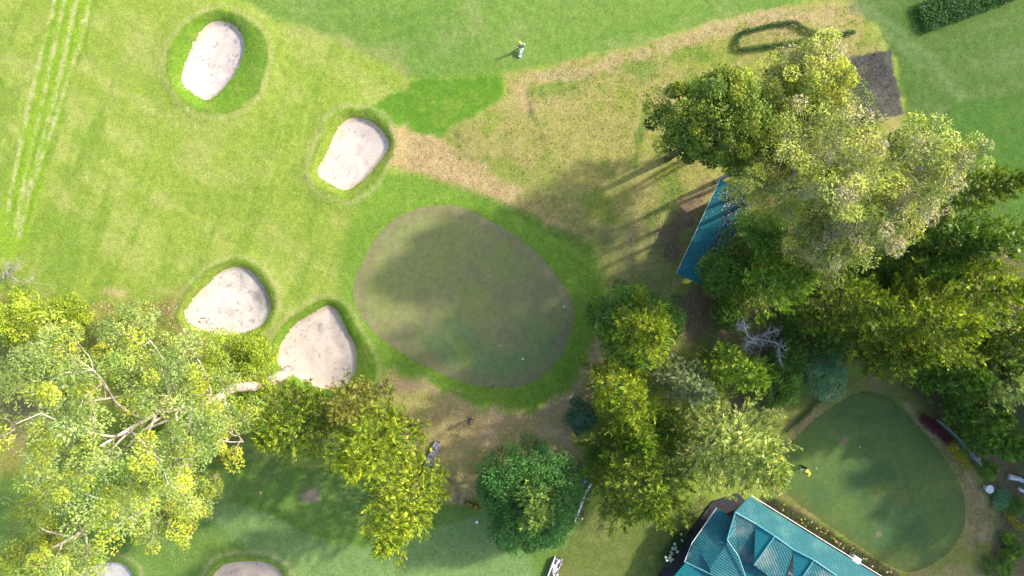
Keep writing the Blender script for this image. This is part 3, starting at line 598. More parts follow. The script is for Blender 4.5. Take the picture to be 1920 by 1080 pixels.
# trees beyond the east edge of the frame, which throw the shade over the garden green
first = None
for i, (px, py, h) in enumerate(((2050,690,16),(2130,800,15),(2010,600,17),(2180,690,18),(2080,560,17),(2230,830,17),(2000,740,13),(2130,610,18),(2190,760,17),(2060,850,14),(2260,740,19),(2110,900,15),(2190,930,16),(2290,880,19),(2040,780,14))):
    x0, y0 = P(px, py)
    if first is None: first = make_conifer(0, 0, 120, 16, DEEP, 'tall dark cypress in the row bordering the garden on its east', 70, group='cypresses bordering the garden', nb=130, loc=(x0, y0, hz(x0, y0)), hcf=.3); continue
    o = first.copy(); COL.objects.link(o); o.location = (x0, y0, hz(x0, y0)); o.rotation_euler = (0, 0, i*1.9); o.scale = (1, 1, h/16)
    for ch in list(first.children): c_ = ch.copy(); COL.objects.link(c_); c_.parent = o
#@@OBJECTS@@
# ------------------------------------------------------------------ ground cover nobody could count
def scatter(n, pts, seed, smooth=False):
    rng = np.random.default_rng(seed); p = PP(pts); lo, hi = p.min(0), p.max(0)
    q = rng.uniform(lo, hi, (n, 2)); return q[sdf(q[:, 0], q[:, 1], p, margin=.5) < 0]
DRYZ = [(955,148),(1190,95),(1310,56),(1500,15),(1600,10),(1645,70),(1680,180),(1500,400),(1300,720),(1150,640),(1130,500),(1095,472),(1000,424),(960,395),(740,312),(740,246),(822,266),(905,217),(950,182)]
LOWZ = [(718,716),(820,738),(930,780),(990,780),(1055,752),(1095,700),(1136,565),(1150,565),(1105,780),(1065,905),(860,960),(815,950),(780,860),(735,790)]
LEFTZ = [(0,560),(130,575),(290,570),(345,560),(345,610),(400,640),(515,660),(515,720),(420,860),(0,880)]
EASTZ = [(1690,740),(1762,800),(1822,875),(1862,960),(1850,1060),(1820,1010),(1805,905),(1735,815)]
def grass_tufts(name, parts, seed, lab, Lr=(.10, .26)):
    rng = np.random.default_rng(seed); q = np.concatenate(parts); n = len(q)
    k = fbm(q[:, 0], q[:, 1], .8, 3, 14) > rng.uniform(-.9, .5, n); q = q[k]; n = len(q)
    c = np.column_stack([q, height(q[:, 0], q[:, 1])-.01]); d = np.column_stack([rng.normal(0, .8, (n, 2)), np.full(n, .75)])
    col = turf(q[:, 0], q[:, 1])*rng.uniform(.75, 1.5, (n, 1))*np.where(rng.random((n, 1)) < .25, (1.25, 1.1, 1.1), (1, 1, 1))
    arr = leaf_arrays(c, d, rng.standard_normal((n, 3))+np.array((0, 0, 1.)), rng.uniform(*Lr, n), rng.uniform(.03, .06, n), col)
    tag(link(name, npmesh(name, *arr), None, M['blade']), lab, 'grass', kind='stuff')
grass_tufts('dry_grass', [scatter(50000, DRYZ, 1), scatter(28000, LOWZ, 2), scatter(22000, LEFTZ, 3), scatter(9000, EASTZ, 4)], 5, 'dry yellow and green grass tufts of the unmown rough')
ringq = []
for i_ in range(6):
    p_ = ringP[i_]; lo, hi = p_.min(0), p_.max(0); q = np.random.default_rng(i_).uniform(lo, hi, (5000, 2))
    ringq.append(q[(sdf(q[:, 0], q[:, 1], p_, margin=.5) < -.02) & (sdf(q[:, 0], q[:, 1], sandP[i_], margin=.5) > .06)])
grass_tufts('bunker_grass', ringq, 6, 'tall green grass growing on the bunker banks', (.05, .12))
def litter(name, pts, n, seed, cols, zf, lab, size=(.05, .12)):
    q = scatter(n, pts, seed); rng = np.random.default_rng(seed); n = len(q); k = fbm(q[:, 0], q[:, 1], .7, 2, seed) > rng.uniform(-1., .8, n); q = q[k]; n = len(q)
    c = np.column_stack([q, zf(q)+.012]); col = np.array(cols)[rng.integers(0, len(cols), n)]*rng.uniform(.6, 1.3, (n, 1)); L = rng.uniform(*size, n)
    arr = leaf_arrays(c, np.column_stack([rng.standard_normal((n, 2)), rng.normal(0, .12, n)]), np.array((0, 0, 1.))+rng.normal(0, .2, (n, 3)), L, L*.6, col, -.05)
    return tag(link(name, npmesh(name, *arr), None, M['blade']), lab, 'leaf litter', kind='stuff')
gz = lambda q: height(q[:, 0], q[:, 1])
litter('leaf_litter', [(1150,380),(1340,330),(1275,540),(1330,600),(1320,720),(1250,560),(1180,500)], 5200, 8, [(.30, .25, .16), (.16, .09, .06), (.42, .38, .28), (.1, .06, .05)], gz, 'scattered fallen leaves on the ground by the teal shed')
litter('leaf_litter', [(0,565),(340,565),(520,690),(420,850),(0,860)], 6000, 9, [(.32, .24, .15), (.2, .13, .08), (.45, .38, .28)], gz, 'fallen bark and leaves below the western thicket', (.08, .25))

# ------------------------------------------------------------------ hedges, flower beds
def strip(name, label, cat, pts, width, h, pal, per=60, size=.1, step=.16, seed=0, group=None, extra=None, closed=False, crad=None, sharp=False):
    rng = np.random.default_rng(seed+500); p = catmull(PP(pts), 4, closed) if len(pts) > 2 and not sharp else PP(pts)
    if closed: p = np.vstack([p, p[:1]])
    seg = np.linalg.norm(np.diff(p, axis=0), axis=1); s = np.append(0, np.cumsum(seg)); rows = max(1, int(width/.28)); cen = []
    x0, y0 = p.mean(0); z0 = hz(x0, y0)
    for u in np.arange(0, s[-1]+step*.5, step):
        a = np.array([np.interp(u, s, p[:, 0]), np.interp(u, s, p[:, 1])]); b = np.array([np.interp(min(u+.1, s[-1]), s, p[:, 0]), np.interp(min(u+.1, s[-1]), s, p[:, 1])]); d = b-a
        if d @ d < 1e-8: d = np.array([np.diff(p[-2:], axis=0)[0]])[0]
        nrm = np.array((-d[1], d[0]))/(np.linalg.norm(d)+1e-9)
        for r in range(rows): o = ((r+.5)/rows-.5)*width*.8; q = a+nrm*(o+rng.normal(0, .05)); cen.append((q[0], q[1], h*rng.uniform(.55, .8)))
    cen = np.array(cen); gzv = height(cen[:, 0], cen[:, 1]); cen[:, 2] += gzv; k = len(cen)
    rad = np.full(k, crad or max(.12, min(.32, h*.5)))*rng.uniform(.8, 1.2, k)
    o = empty(name, (x0, y0, z0)); tag(o, label, cat, group); off = np.array((x0, y0, z0))
    link('foliage', npmesh('foliage', *clump_leaves(rng, cen-off, rad, per, size, pal, .9)), o, M['leaf'])
    mb = MB()
    for c_ in cen[::max(1, k//60)]: mb.tube([(c_[0]-x0, c_[1]-y0, hz(c_[0], c_[1])-z0-.1), tuple(c_-off)], [.02, .01], 4)
    mb.build('stems', M['bark'], o)['kind'] = 'stuff'
    if extra is not None:
        pal2, frac, sz, hr, pname = extra; idx = rng.choice(k, int(k*frac), False); f = cen[idx]-off; f[:, 2] += rad[idx]*.75
        for part in range(1): link(pname, npmesh(pname, *clump_leaves(rng, f, np.full(len(f), hr), 26, sz, pal2, .8, ratio=.9)), o, M['leaf'])['kind'] = 'stuff'
    return o
RED = [(2, (.10, .012, .03)), (1, (.06, .01, .02)), (1, (.14, .03, .05))]; WHT = [(1, (.75, .78, .75))]; PINK = [(1, (.5, .2, .22)), (1, (.6, .5, .45))]
YLF = [(2, (.48, .42, .02)), (1, (.3, .32, .03))]; HG = [(2, (.025, .085, .02)), (1, (.04, .115, .026))]
strip('low_hedge', 'low clipped dark green hedge laid out as a bean shaped loop with a tail', 'hedge', [(1386,94),(1379,84),(1389,62),(1432,51),(1470,43),(1488,44),(1520,62),(1546,72),(1598,62)], .34, .45, HG, 90, .08, .12, 1, crad=.2, sharp=True)
strip('low_hedge', 'straight clipped low hedge closing the bean shaped loop', 'hedge', [(1392,93),(1440,88),(1500,80),(1540,74)], .36, .5, HG, 90, .08, .12, 2, crad=.22)
strip('low_hedge', 'thin dark low hedge running beside the shaded putting green', 'hedge', [(1545,738),(1515,770),(1475,810)], .3, .45, HG, 60, .09, .16, 3)
strip('hedge', 'wide dark green hedge block on the deep green lawn', 'hedge', [(1724,36),(1770,20),(1830,-2),(1900,-30)], 3.0, .6, [(2, (.03, .10, .016)), (1, (.045, .13, .022))], 55, .15, .26, 4)
strip('flower_bed', 'small dark red flower bed with a yellow end beside the round tree', 'flower bed', [(872,941),(898,950)], .4, .5, RED, 60, .09, .14, 5, extra=(YLF, .3, .08, .12, 'flower_heads'))
strip('flower_bed', 'long dark red flower bed beside the shaded putting green', 'flower bed', [(1724,782),(1750,802),(1778,826)], .9, .6, RED, 60, .1, .2, 6)
strip('yellow_hedge', 'yellow leaved clipped hedge continuing the dark red flower bed', 'hedge', [(1776,832),(1796,856),(1812,878)], .7, .7, YHEDGE, 80, .1, .18, 7)
strip('yellow_hedge', 'short yellow hedge in the garden next to the bleached logs', 'hedge', [(1886,966),(1902,984),(1914,990)], .45, .6, YHEDGE, 80, .1, .16, 8)
strip('hydrangea_bed', 'row of bushes with white flower heads beside the dark veranda', 'flower bed', [(1282,998),(1264,1024),(1246,1050)], 1.0, .8, HG, 60, .11, .2, 9, extra=(WHT, .34, .09, .12, 'flower_heads'))
strip('border_bed', 'narrow leafy border with mixed flowers along the club house gutter', 'flower bed', [(1450,938),(1508,976),(1585,1023),(1675,1080)], .85, .55, [(2, (.05, .09, .02)), (1, (.09, .12, .03)), (1, (.12, .10, .06))], 34, .1, .22, 10, extra=(PINK+YLF, .16, .07, .09, 'flower_heads'))
strip('border_bed', 'flower strip with red and pink blooms along the white edged wall', 'flower bed', [(1113,905),(1106,925),(1098,945),(1090,970)], .35, .4, [(2, (.05, .08, .02)), (1, (.12, .03, .05))], 34, .08, .16, 11, extra=(PINK, .3, .06, .08, 'flower_heads'))
strip('border_bed', 'flower strip with red and white blooms beside the pale stone path', 'flower bed', [(1054,1052),(1046,1072),(1036,1095)], .35, .35, [(2, (.06, .06, .03)), (1, (.16, .04, .06))], 34, .08, .16, 12, extra=(PINK+WHT, .4, .06, .08, 'flower_heads'))
for i_, (px, py, rp, h_, pal_, lb_) in enumerate(((1895,1042,9,.9,YLF,'bright yellow ball shaped shrub in the shaded garden'), (1880,935,20,.9,BLUE,'blue green fern like plant between disc table and bleached logs'), (1892,1012,14,.8,FRESH,'small green plant behind the yellow ball shrub'), (1880,1060,30,1.2,DEEP,'dark green bush at the corner of the garden'),
        (1905,1030,22,1.0,DEEP,'dark leafy plant beside the yellow ball shrub'), (1852,880,22,1.2,DEEP,'dark bush next to the round disc table'), (1905,950,20,1.0,DEEP,'dark plant below the bleached logs'))):
    make_broad(px, py, rp, h_, pal_, lb_, 120+i_, 'garden_plant', 'plant', per=90, size=.09, crad=(.18, .32), kk=60, low=.25, stems=4, hcf=.4)

# ------------------------------------------------------------------ dead wood
def dead_tree(name, label, loc, seeds, spec, fuzz, cat='dead tree', mt='dead_wood'):
    rng = np.random.default_rng(seeds); t = empty(name, loc); tag(t, label, cat); mb = MB(); tw = MB()
    for a, b, r in spec:
        pts = limb(mb, a, b, r, r*.35, rng, .1, 7, 6)
        for q in pts[2:]:
            for _ in range(fuzz):
                v = unit(rng.standard_normal(3)); v[2] = v[2]*.6+.15; e = np.array(q)+v*rng.uniform(.25, .8); limb(tw, q, e, .014, .005, rng, .15, 4, 3)
                for _ in range(2): v2 = unit(rng.standard_normal(3)); limb(tw, (np.array(q)+e)/2, e+v2*.25, .007, .004, rng, .1, 3, 3)
    mb.build('trunk', M[mt], t, True); tw.build('twigs', M[mt], t); return t
bx, by, bz = place(1432, 640, 4, .8)
dead_tree('dead_tree', 'bleached leafless dead tree in the dark gap between cypresses', (bx, by, bz), 3, [((0, 0, -.2), (.1, .1, 2.2), .14), ((.1, .1, 2.2), (-1.9, 1.6, 4.2), .08), ((.1, .1, 2.2), (1.5, -.7, 4.0), .08), ((.1, .1, 2.2), (.9, 1.0, 4.0), .05), ((.1, .1, 2.0), (-1.6, .2, 3.4), .05), ((.1, .1, 1.8), (-1.5, -.7, 3.2), .05), ((1.2, -.5, 3.6), (1.1, -1.6, 4.0), .035), ((-1.5, 1.3, 3.8), (-2.6, 1.4, 4.2), .04)], 5)
bx, by, bz = G(10, 525)
dead_tree('fallen_branch', 'bare bleached branches on the edge of the fairway thicket', (bx, by, bz), 4, [((-.6, -.1, .15), (1.2, .5, .7), .09), ((1.0, .4, .6), (2.4, 1.4, 1.1), .06), ((1.0, .4, .6), (3.2, .3, .9), .05), ((.5, .2, .4), (1.0, 1.5, .9), .04)], 4, 'branch', 'pale_bark')
bx, by, bz = G(82, 655)
dead_tree('fallen_branch', 'grey dry twiggy branch lying in the yellow scrub', (bx, by, bz), 5, [((-.4, -.2, .6), (1.4, .5, 2.4), .06), ((.6, .2, 1.4), (1.9, -.2, 2.6), .04)], 4, 'branch')
bx, by, bz = G(1622, 655)
dead_tree('fallen_branch', 'small bleached twig cluster beside the low olive cypress', (bx, by, bz), 6, [((0, 0, 0), (.3, -.5, 2.0), .05), ((.2, -.3, 1.2), (.9, -.9, 2.6), .03), ((.2, -.3, 1.2), (-.4, .3, 2.5), .03)], 3, 'branch')
for i_, (a, b, r, lb) in enumerate((((1890, 893), (1935, 905), .26, 'thick bleached log lying in the garden'), ((1908, 915), (1940, 935), .2, 'thinner bleached log below the thick one'), ((1908, 943), (1930, 955), .18, 'short bleached log stub'))):
    p0 = G(*a); p1 = G(*b); mb = MB(); rng = np.random.default_rng(i_); n_ = 8
    mb.tube([(p0[0]+(p1[0]-p0[0])*k/(n_-1)+rng.normal(0, .03), p0[1]+(p1[1]-p0[1])*k/(n_-1)+rng.normal(0, .03), p0[2]+r*.8) for k in range(n_)], [r*rng.uniform(.75, 1.1)*(1-.3*k/n_) for k in range(n_)], 9)
    tag(mb.build('bleached_log', M['pale_stone'], None, True), lb, 'log', 'bleached logs in the garden')

# ------------------------------------------------------------------ stone walls and edging
def stone_wall(label, a, b, w, h, seed, mt='stone', name='stone_wall', coping=None):
    random.seed(seed); x0, y0, z0 = G(*a); x1, y1, _ = G(*b); L = math.hypot(x1-x0, y1-y0); az = math.atan2(y1-y0, x1-x0)
    t = empty(name, (x0, y0, z0), az); tag(t, label, 'wall'); mb = MB(); mb.box((L/2, 0, h*.38), (L, w*.8, h*.76+.2)); mb.build('core', M['soil'], t); st = MB()
    u = 0
    while u < L-.05:
        l = random.uniform(.22, .4); v = -w/2
        while v < w/2-.05:
            d = random.uniform(.2, .34); d = min(d, w/2-v); st.box((u+l/2, v+d/2, h*.8), (l*.9, d*.88, h*.45*random.uniform(.8, 1.25)), random.uniform(-.15, .15), .025); v += d
        for sd in (-1, 1): st.box((u+l/2, sd*w*.42, h*.32), (l*.9, .16, h*.5), 0, .02)
        u += l
    st.build('stones', M[mt], t)
    if coping: cm = MB(); cm.box((L/2, coping*w*.46, h+.06), (L, .09, .14)); cm.build('white_edging', M['white'], t)
    return t
stone_wall('short grey stone wall at the edge of the dry grass', (822,828), (799,878), .6, .5, 1)
stone_wall('pale stone garden path wall with white edging below the round tree', (1047,1045), (1028,1095), .75, .35, 2, 'pale_stone', coping=-1)
random.seed(3); pts_ = [(1078,975),(1090,942),(1097,922),(1108,905)]; mb = MB()
for a, b in zip(pts_, pts_[1:]):
    p0, p1 = G(*a), G(*b); mb.box(((p0[0]+p1[0])/2, (p0[1]+p1[1])/2, p0[2]+.22), (math.hypot(p1[0]-p0[0], p1[1]-p0[1])+.06, .13, .5), math.atan2(p1[1]-p0[1], p1[0]-p0[0]))
tag(mb.build('garden_edging', M['white'], None), 'narrow white garden edging wall beside the round tree', 'wall')
stone_wall('short mossy stone wall behind the white edging', (1093,912), (1101,893), .3, .4, 4)

# ------------------------------------------------------------------ roofs
def roof_mat(name, c, faded, amt):
    m, n, p, tc = mat(name); t = noise_tex(n, tc, .55, 5); t2 = noise_tex(n, tc, 7., 4)
    r = ramp(n, t.outputs[0], .62-amt, .8-amt*.3, c, faded); r2 = ramp(n, t2.outputs[0], .3, .7, (.75, .75, .75), (1.15, 1.15, 1.15))
    n.links.new(mul(n, r.outputs[0], r2.outputs[0]), p.inputs['Base Color']); p.inputs['Roughness'].default_value = .6; p.inputs['Specular IOR Level'].default_value = .25; return m
M['teal_roof'] = roof_mat('teal_roof', (.006, .095, .112), (.045, .145, .15), .14)
M['teal_lit'] = roof_mat('teal_roof_lit', (.006, .14, .158), (.015, .165, .18), 0)  # brighter copy of the roof teal, light on these facets put into its colour
M['teal_old'] = roof_mat('teal_roof_worn', (.018, .10, .112), (.19, .22, .19), .16)
M['shed_roof'] = roof_mat('shed_roof', (.003, .095, .11), (.008, .11, .12), .05)
M['ridge'] = plain('ridge_highlight', (.07, .27, .30), .5, .15, 4)  # lighter than the sheets: cap colour also carries the ridge highlight
def corrugate(verts, period=.2, amp=.018, flow=None):
    """corrugated sheet over a polygon; ribs run down the slope"""
    V = np.array(verts, float); A = np.column_stack([V[:, :2], np.ones(len(V))]); pl = np.linalg.lstsq(A, V[:, 2], rcond=None)[0]
    g = -pl[:2] if flow is None else np.array(flow, float); g = g/(np.linalg.norm(g)+1e-9); u = np.array((-g[1], g[0]))
    U = V[:, :2] @ u; W_ = V[:, :2] @ g; us = np.arange(U.min(), U.max()+1e-6, period/4); pts = []
    for uu in us:
        vs = []
        for i in range(len(V)):
            a, b = U[i], U[(i+1) % len(V)]
            if (a-uu)*(b-uu) <= 0 and abs(a-b) > 1e-9: t = (uu-a)/(b-a); vs.append(W_[i]+t*(W_[(i+1) % len(V)]-W_[i]))
        if len(vs) >= 2: pts.append((uu, min(vs), max(vs)))
    mb = MB(); ring = []
    for uu, a, b in pts:
        o = amp*math.cos(2*math.pi*uu/period); r = []
        for vv in (a, b): q = u*uu+g*vv; zz = q[0]*pl[0]+q[1]*pl[1]+pl[2]+o; r += [(q[0], q[1], zz), (q[0], q[1], zz-.05-o)]
        ring.append(len(mb.v)); mb.v += r
    for a, b in zip(ring, ring[1:]):
        mb.f += [(a, b, b+2, a+2), (a+1, a+3, b+3, b+1), (a, a+1, b+1, b), (a+2, b+2, b+3, a+3)]
    return mb
def PZ(p): x, y = P(p[0], p[1], p[2]); return (x, y, p[2])
# club house
gzc = hz(*P(1420, 1020)); club = empty('club_house', (0, 0, 0)); tag(club, 'club house with faded teal corrugated roof, hipped gablets and dark veranda', 'building')
FAC = [('teal_roof', [(1405,931,3.2),(1740,1138,3.2),(1712,1167,4.5),(1378,960,4.5)], None),
 ('teal_old', [(1378,960,4.5),(1417,982,4.4),(1413,1059,3.7),(1385,1046,3.6)], None), ('teal_old', [(1378,960,4.5),(1385,1046,3.6),(1362,1013,4.1)], None),
 ('teal_lit', [(1417,982,4.4),(1452.6,1005,4.95),(1413.6,1059,4.5)], None), ('teal_old', [(1452.6,1005,4.95),(1487,1030,4.4),(1472,1104,3.9),(1413.6,1059,4.5)], None),
 ('teal_lit', [(1487,1030,4.4),(1526,1050,4.95),(1488,1106,4.5)], None), ('teal_old', [(1526,1050,4.95),(1568,1079,4.4),(1552,1150,3.9),(1488,1106,4.5)], None),
 ('teal_roof', [(1413,1059,3.7),(1472,1104,3.9),(1440,1150,3.6),(1392,1100,3.6),(1385,1046,3.6)], (-1, -.6)),
 ('teal_roof', [(1346,952,3.0),(1385,980,4.0),(1331,1066,4.0),(1300,1017,3.0)], None), ('teal_roof', [(1385,981,4.0),(1363,1012,4.15),(1384,1042,4.4),(1400,1088,4.4),(1345,1110,4.0),(1331,1066,4.0)], (-.85, .5)),
 ('teal_old', [(1300,1017,3.0),(1331,1066,4.0),(1345,1110,4.0),(1285,1053,3.0)], None), ('teal_lit', [(1285,1054,3.0),(1336,1078,3.9),(1336,1140,3.9),(1240,1108,2.8)], None)]
for mt, f, flow in FAC: corrugate([PZ(p) for p in f], flow=flow).build('roof_slope', M[mt], club)
for a, b in (((1378,960,4.55),(1417,982,4.5)),((1417,982,4.5),(1452.6,1005,5.0)),((1452.6,1005,5.0),(1487,1030,4.5)),((1487,1030,4.5),(1526,1050,5.0)),((1526,1050,5.0),(1568,1079,4.5)),((1452.6,1005,5.0),(1413.6,1059,4.56)),((1526,1050,5.0),(1488,1106,4.56)),((1378,962,4.5),(1363,1012,4.2)),((1363,1012,4.25),(1384,1042,4.5)),((1384,1042,4.5),(1400,1088,4.5)),((1285,1054,3.08),(1336,1078,3.98)),((1385,980,4.1),(1363,1012,4.22))):
    MB().tube([PZ(a), PZ(b)], .06, 6).build('ridge_cap', M['ridge'], club)
for a, b in (((1410,930,3.12),(1744,1137,3.12)),((1344,952,2.95),(1298,1017,2.95)),((1298,1017,2.95),(1283,1054,2.95))):
    MB().tube([PZ(a), PZ(b)], .03, 6).build('gutter', M['white'], club)
wm = MB(); wl = [P(*p) for p in ((1388,948),(1408,962),(1432,948),(1705,1118),(1680,1160),(1330,1160),(1290,1100),(1306,1048),(1312,1022),(1352,962))]
wl = [P(*p) for p in ((1402,944),(1424,944),(1712,1120),(1690,1148),(1384,1130),(1290,1112),(1302,1052),(1314,1020),(1350,962),(1380,980))]
for i_ in range(len(wl)):
    a, b = wl[i_], wl[(i_+1) % len(wl)]; wm.poly([(a[0], a[1], gzc-.3), (b[0], b[1], gzc-.3), (b[0], b[1], 2.85), (a[0], a[1], 2.85)])
wm.poly([(a, b, 2.85) for a, b in wl]); wm.build('wall', M['wall'], club)
vp = [P(*p) for p in ((1352,958),(1312,1020),(1296,1052),(1240,1110),(1222,1098),(1264,1040),(1296,994),(1336,940),(1385,925),(1398,940),(1380,972))]  # extension by the roof corner is a dark sheet standing in for tree shade
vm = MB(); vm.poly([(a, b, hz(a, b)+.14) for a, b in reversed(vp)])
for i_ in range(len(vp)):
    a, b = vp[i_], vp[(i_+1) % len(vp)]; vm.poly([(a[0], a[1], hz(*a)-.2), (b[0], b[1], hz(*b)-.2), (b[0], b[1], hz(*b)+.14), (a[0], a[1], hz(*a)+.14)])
vm.build('veranda_floor_and_shade', M['paving_and_shade'], club)
rm = MB()
for a, b in (((1328,952),(1296,998)),((1294,1001),(1262,1046)),((1260,1049),(1226,1098))):
    p0, p1 = G(*a), G(*b); rm.tube([(p0[0], p0[1], p0[2]+.9), (p1[0], p1[1], p1[2]+.9)], .05, 6)
    for k in range(4): q = [p0[j]+(p1[j]-p0[j])*k/3 for j in range(3)]; rm.tube([(q[0], q[1], q[2]-.1), (q[0], q[1], q[2]+.9)], .04, 6)
rm.build('veranda_rail', M['paving_and_shade'], club)
# narrow teal shed
sc = [(1350,336,2.5),(1268,513,2.5),(1330,541,3.1),(1412,366,3.1)]; shed = empty('shed', (0, 0, 0)); tag(shed, 'long narrow shed with deep teal metal roof under the trees', 'building')
SV = [PZ(p) for p in sc]; corrugate(SV, .16, .014).build('roof', M['shed_roof'], shed)
MB().tube([SV[0], SV[1]], .022, 6).build('gutter', M['pale_stone'], shed)
cen_ = np.mean(np.array(SV)[:, :2], 0); wv = [tuple(cen_+(np.array(v[:2])-cen_)*.66)+(v[2]-.1,) for v in SV]; wm = MB()
for i_ in range(4):
    a, b = wv[i_], wv[(i_+1) % 4]; wm.poly([(a[0], a[1], hz(*a[:2])-.2), (b[0], b[1], hz(*b[:2])-.2), b, a])
wm.build('wall', M['bark'], shed)
A_ = np.column_stack([np.array(SV)[:, :2], np.ones(4)]); pl_ = np.linalg.lstsq(A_, np.array(SV)[:, 2], rcond=None)[0]
k3 = (H-2.8)/H
def on_roof(pts): return [(960+(a-960)*k3, 540+(b-540)*k3) for a, b in pts]
litter('leaf_litter', on_roof([(1358,348),(1355,400),(1345,440),(1325,470),(1316,520),(1330,535),(1406,370)]), 5200, 12, [(.06, .035, .045), (.05, .03, .03), (.12, .08, .08), (.35, .3, .28)], lambda q: q @ pl_[:2]+pl_[2]+.016, 'dark fallen leaves covering the back of the teal shed roof', (.08, .18))
litter('leaf_litter', on_roof([(1345,345),(1275,508),(1316,522),(1355,380)]), 220, 13, [(.5, .5, .45), (.3, .28, .2)], lambda q: q @ pl_[:2]+pl_[2]+.016, 'few pale leaves dotted on the teal shed roof', (.05, .1))
# ------------------------------------------------------------------ garden things
x0, y0, z0 = G(1597, 1043); b_ = empty('utility_box', (x0, y0, z0), -.55); tag(b_, 'white metal utility box in the border by the gutter', 'box')
MB().box((0, 0, .4), (.62, .5, .9)).build('cabinet', M['white'], b_); MB().box((0, 0, .87), (.68, .56, .05)).build('lid', M['white'], b_)
x0, y0, z0 = G(1848, 914); b_ = empty('disc_table', (x0, y0, z0)); tag(b_, 'round pale stone disc table on the dark garden grass', 'table')
MB().lathe((0, 0, .62), [(.3, -.04), (.37, -.02), (.38, .02), (.34, .05), (.1, .06)], 20).build('top', M['pale_stone'], b_); MB().lathe((0, 0, 0), [(.2, -.05), (.12, .1), (.1, .5), (.16, .6)], 12).build('pedestal', M['pale_stone'], b_)
ra = empty('garden_rail', G(1752, 790)); tag(ra, 'grey blue metal garden rail behind the dark red flower bed', 'rail'); o0 = Vector(G(1752, 790)); M['rail'] = plain('rail_metal', (.16, .22, .25), .5, .2, 4)
rp_ = [(1750,786),(1772,804),(1792,824),(1812,846),(1828,868)]
for hh in (.45, .95): MB().tube([Vector(G(*p))+Vector((0, 0, hh))-o0 for p in rp_], .04, 6).build('bar', M['rail'], ra)
for p in rp_: q = Vector(G(*p))-o0; MB().tube([q+Vector((0, 0, -.2)), q+Vector((0, 0, 1.0))], .035, 6).build('post', M['rail'], ra)
mb = MB(); rng = np.random.default_rng(4); p0 = G(1834, 862)
for k in range(7): mb.box((p0[0]+rng.normal(0, .22), p0[1]+rng.normal(0, .16), p0[2]+.12), (.26, .2, .24), rng.uniform(0, 3), .04)
tag(mb.build('rock_heap', M['pale_stone'], None), 'small heap of pale stones at the end of the garden rail', 'stones')
# ------------------------------------------------------------------ golf things
def ball(px, py, label, r=.05, col='white', z=0): 
    p = G(px, py); mb = MB(); mb.lathe((p[0], p[1], p[2]+r*.95), [(.01, -r), (r*.6, -r*.8), (r*.95, -r*.3), (r, 0), (r*.9, r*.4), (r*.55, r*.83), (.01, r)], 12)
    return tag(mb.build('golf_ball', M[col], None, True), label, 'ball')
M['yellow'] = plain('yellow_plastic', (.75, .62, .05), .5, .1, 5); M['pink'] = plain('pink_plastic', (.6, .25, .2), .5, .1, 5)
ball(1500, 879, 'white golf ball beside the golfer in yellow'); ball(1528, 877, 'white golf ball lying apart from the golfer in yellow on the dark green'); ball(1610, 837, 'white golf ball between two bald spots on the dark green'); ball(980, 673, 'white golf ball on the grey green near the rim', .08); ball(1057, 575, 'white golf ball at the brown rim of the grey green', .07)
def disc(name, px, py, col, label, r=.12):
    p = G(px, py); mb = MB(); mb.lathe((p[0], p[1], p[2]), [(.02, -.12), (.025, 0), (r*.7, .02), (r, .05), (r*.9, .1), (r*.4, .14)], 14); return tag(mb.build(name, M[col], None, True), label, 'marker')
disc('tee_marker', 894, 979, 'white', 'white tee marker on the lawn beside the round tree', .13); disc('tee_marker', 489, 923, 'pink', 'reddish tee marker on the shaded lawn', .12)
fl = empty('flagstick', G(937, 645)); tag(fl, 'flagstick with small yellow flag on the grey green', 'flag')
MB().tube([(0, 0, -.1), (0, 0, 2.1)], .012, 6).build('pole', M['white'], fl); mf = MB()
for k in range(4): mf.poly([(.012+.09*k, .02*math.sin(k*1.7), 1.72), (.012+.09*(k+1), .02*math.sin((k+1)*1.7), 1.72), (.012+.09*(k+1), .02*math.sin((k+1)*1.7)+.05, 2.08), (.012+.09*k, .02*math.sin(k*1.7)+.05, 2.08)])
mf.build('flag_cloth', M['yellow'], fl); MB().lathe((0, 0, .005), [(.02, -.02), (.054, -.01), (.056, .004), (.02, .006)], 14).build('cup', M['soil'], fl)
# people: one skinned body each
def person(loc, rz, joints, edges, label, mats, cap=None, name='person'):
    t = empty(name, loc, rz); tag(t, label, 'person'); names = list(joints); me = bpy.data.meshes.new('body')
    me.from_pydata([joints[k][:3] for k in names], [(names.index(a), names.index(b)) for a, b, _ in edges], []); o = bpy.data.objects.new('body_rig', me); COL.objects.link(o)
    sk = o.modifiers.new('skin', 'SKIN'); sk.use_smooth_shade = True; su = o.modifiers.new('sub', 'SUBSURF'); su.levels = su.render_levels = 2
    for i, k in enumerate(names): r = joints[k][3]; me.skin_vertices[0].data[i].radius = r if isinstance(r, tuple) else (r, r); me.skin_vertices[0].data[i].use_root = (k == 'pelvis')
    dg = bpy.context.evaluated_depsgraph_get(); m2 = bpy.data.meshes.new_from_object(o.evaluated_get(dg)); m2.name = 'body'; bpy.data.objects.remove(o)
    m2.materials.clear(); ml = list(dict.fromkeys(mats.values()))
    for q in ml: m2.materials.append(M[q])
    E = [(np.array(joints[a][:3]), np.array(joints[b][:3]), ml.index(mats[g])) for a, b, g in edges]
    for p in m2.polygons:
        c = np.array(p.center); best = 9
        for a, b, g in E:
            d = b-a; u = np.clip((c-a) @ d/(d @ d), 0, 1); dd = np.linalg.norm(c-a-u*d)
            if dd < best: best = dd; p.material_index = g
    link('body', m2, t)
    return t
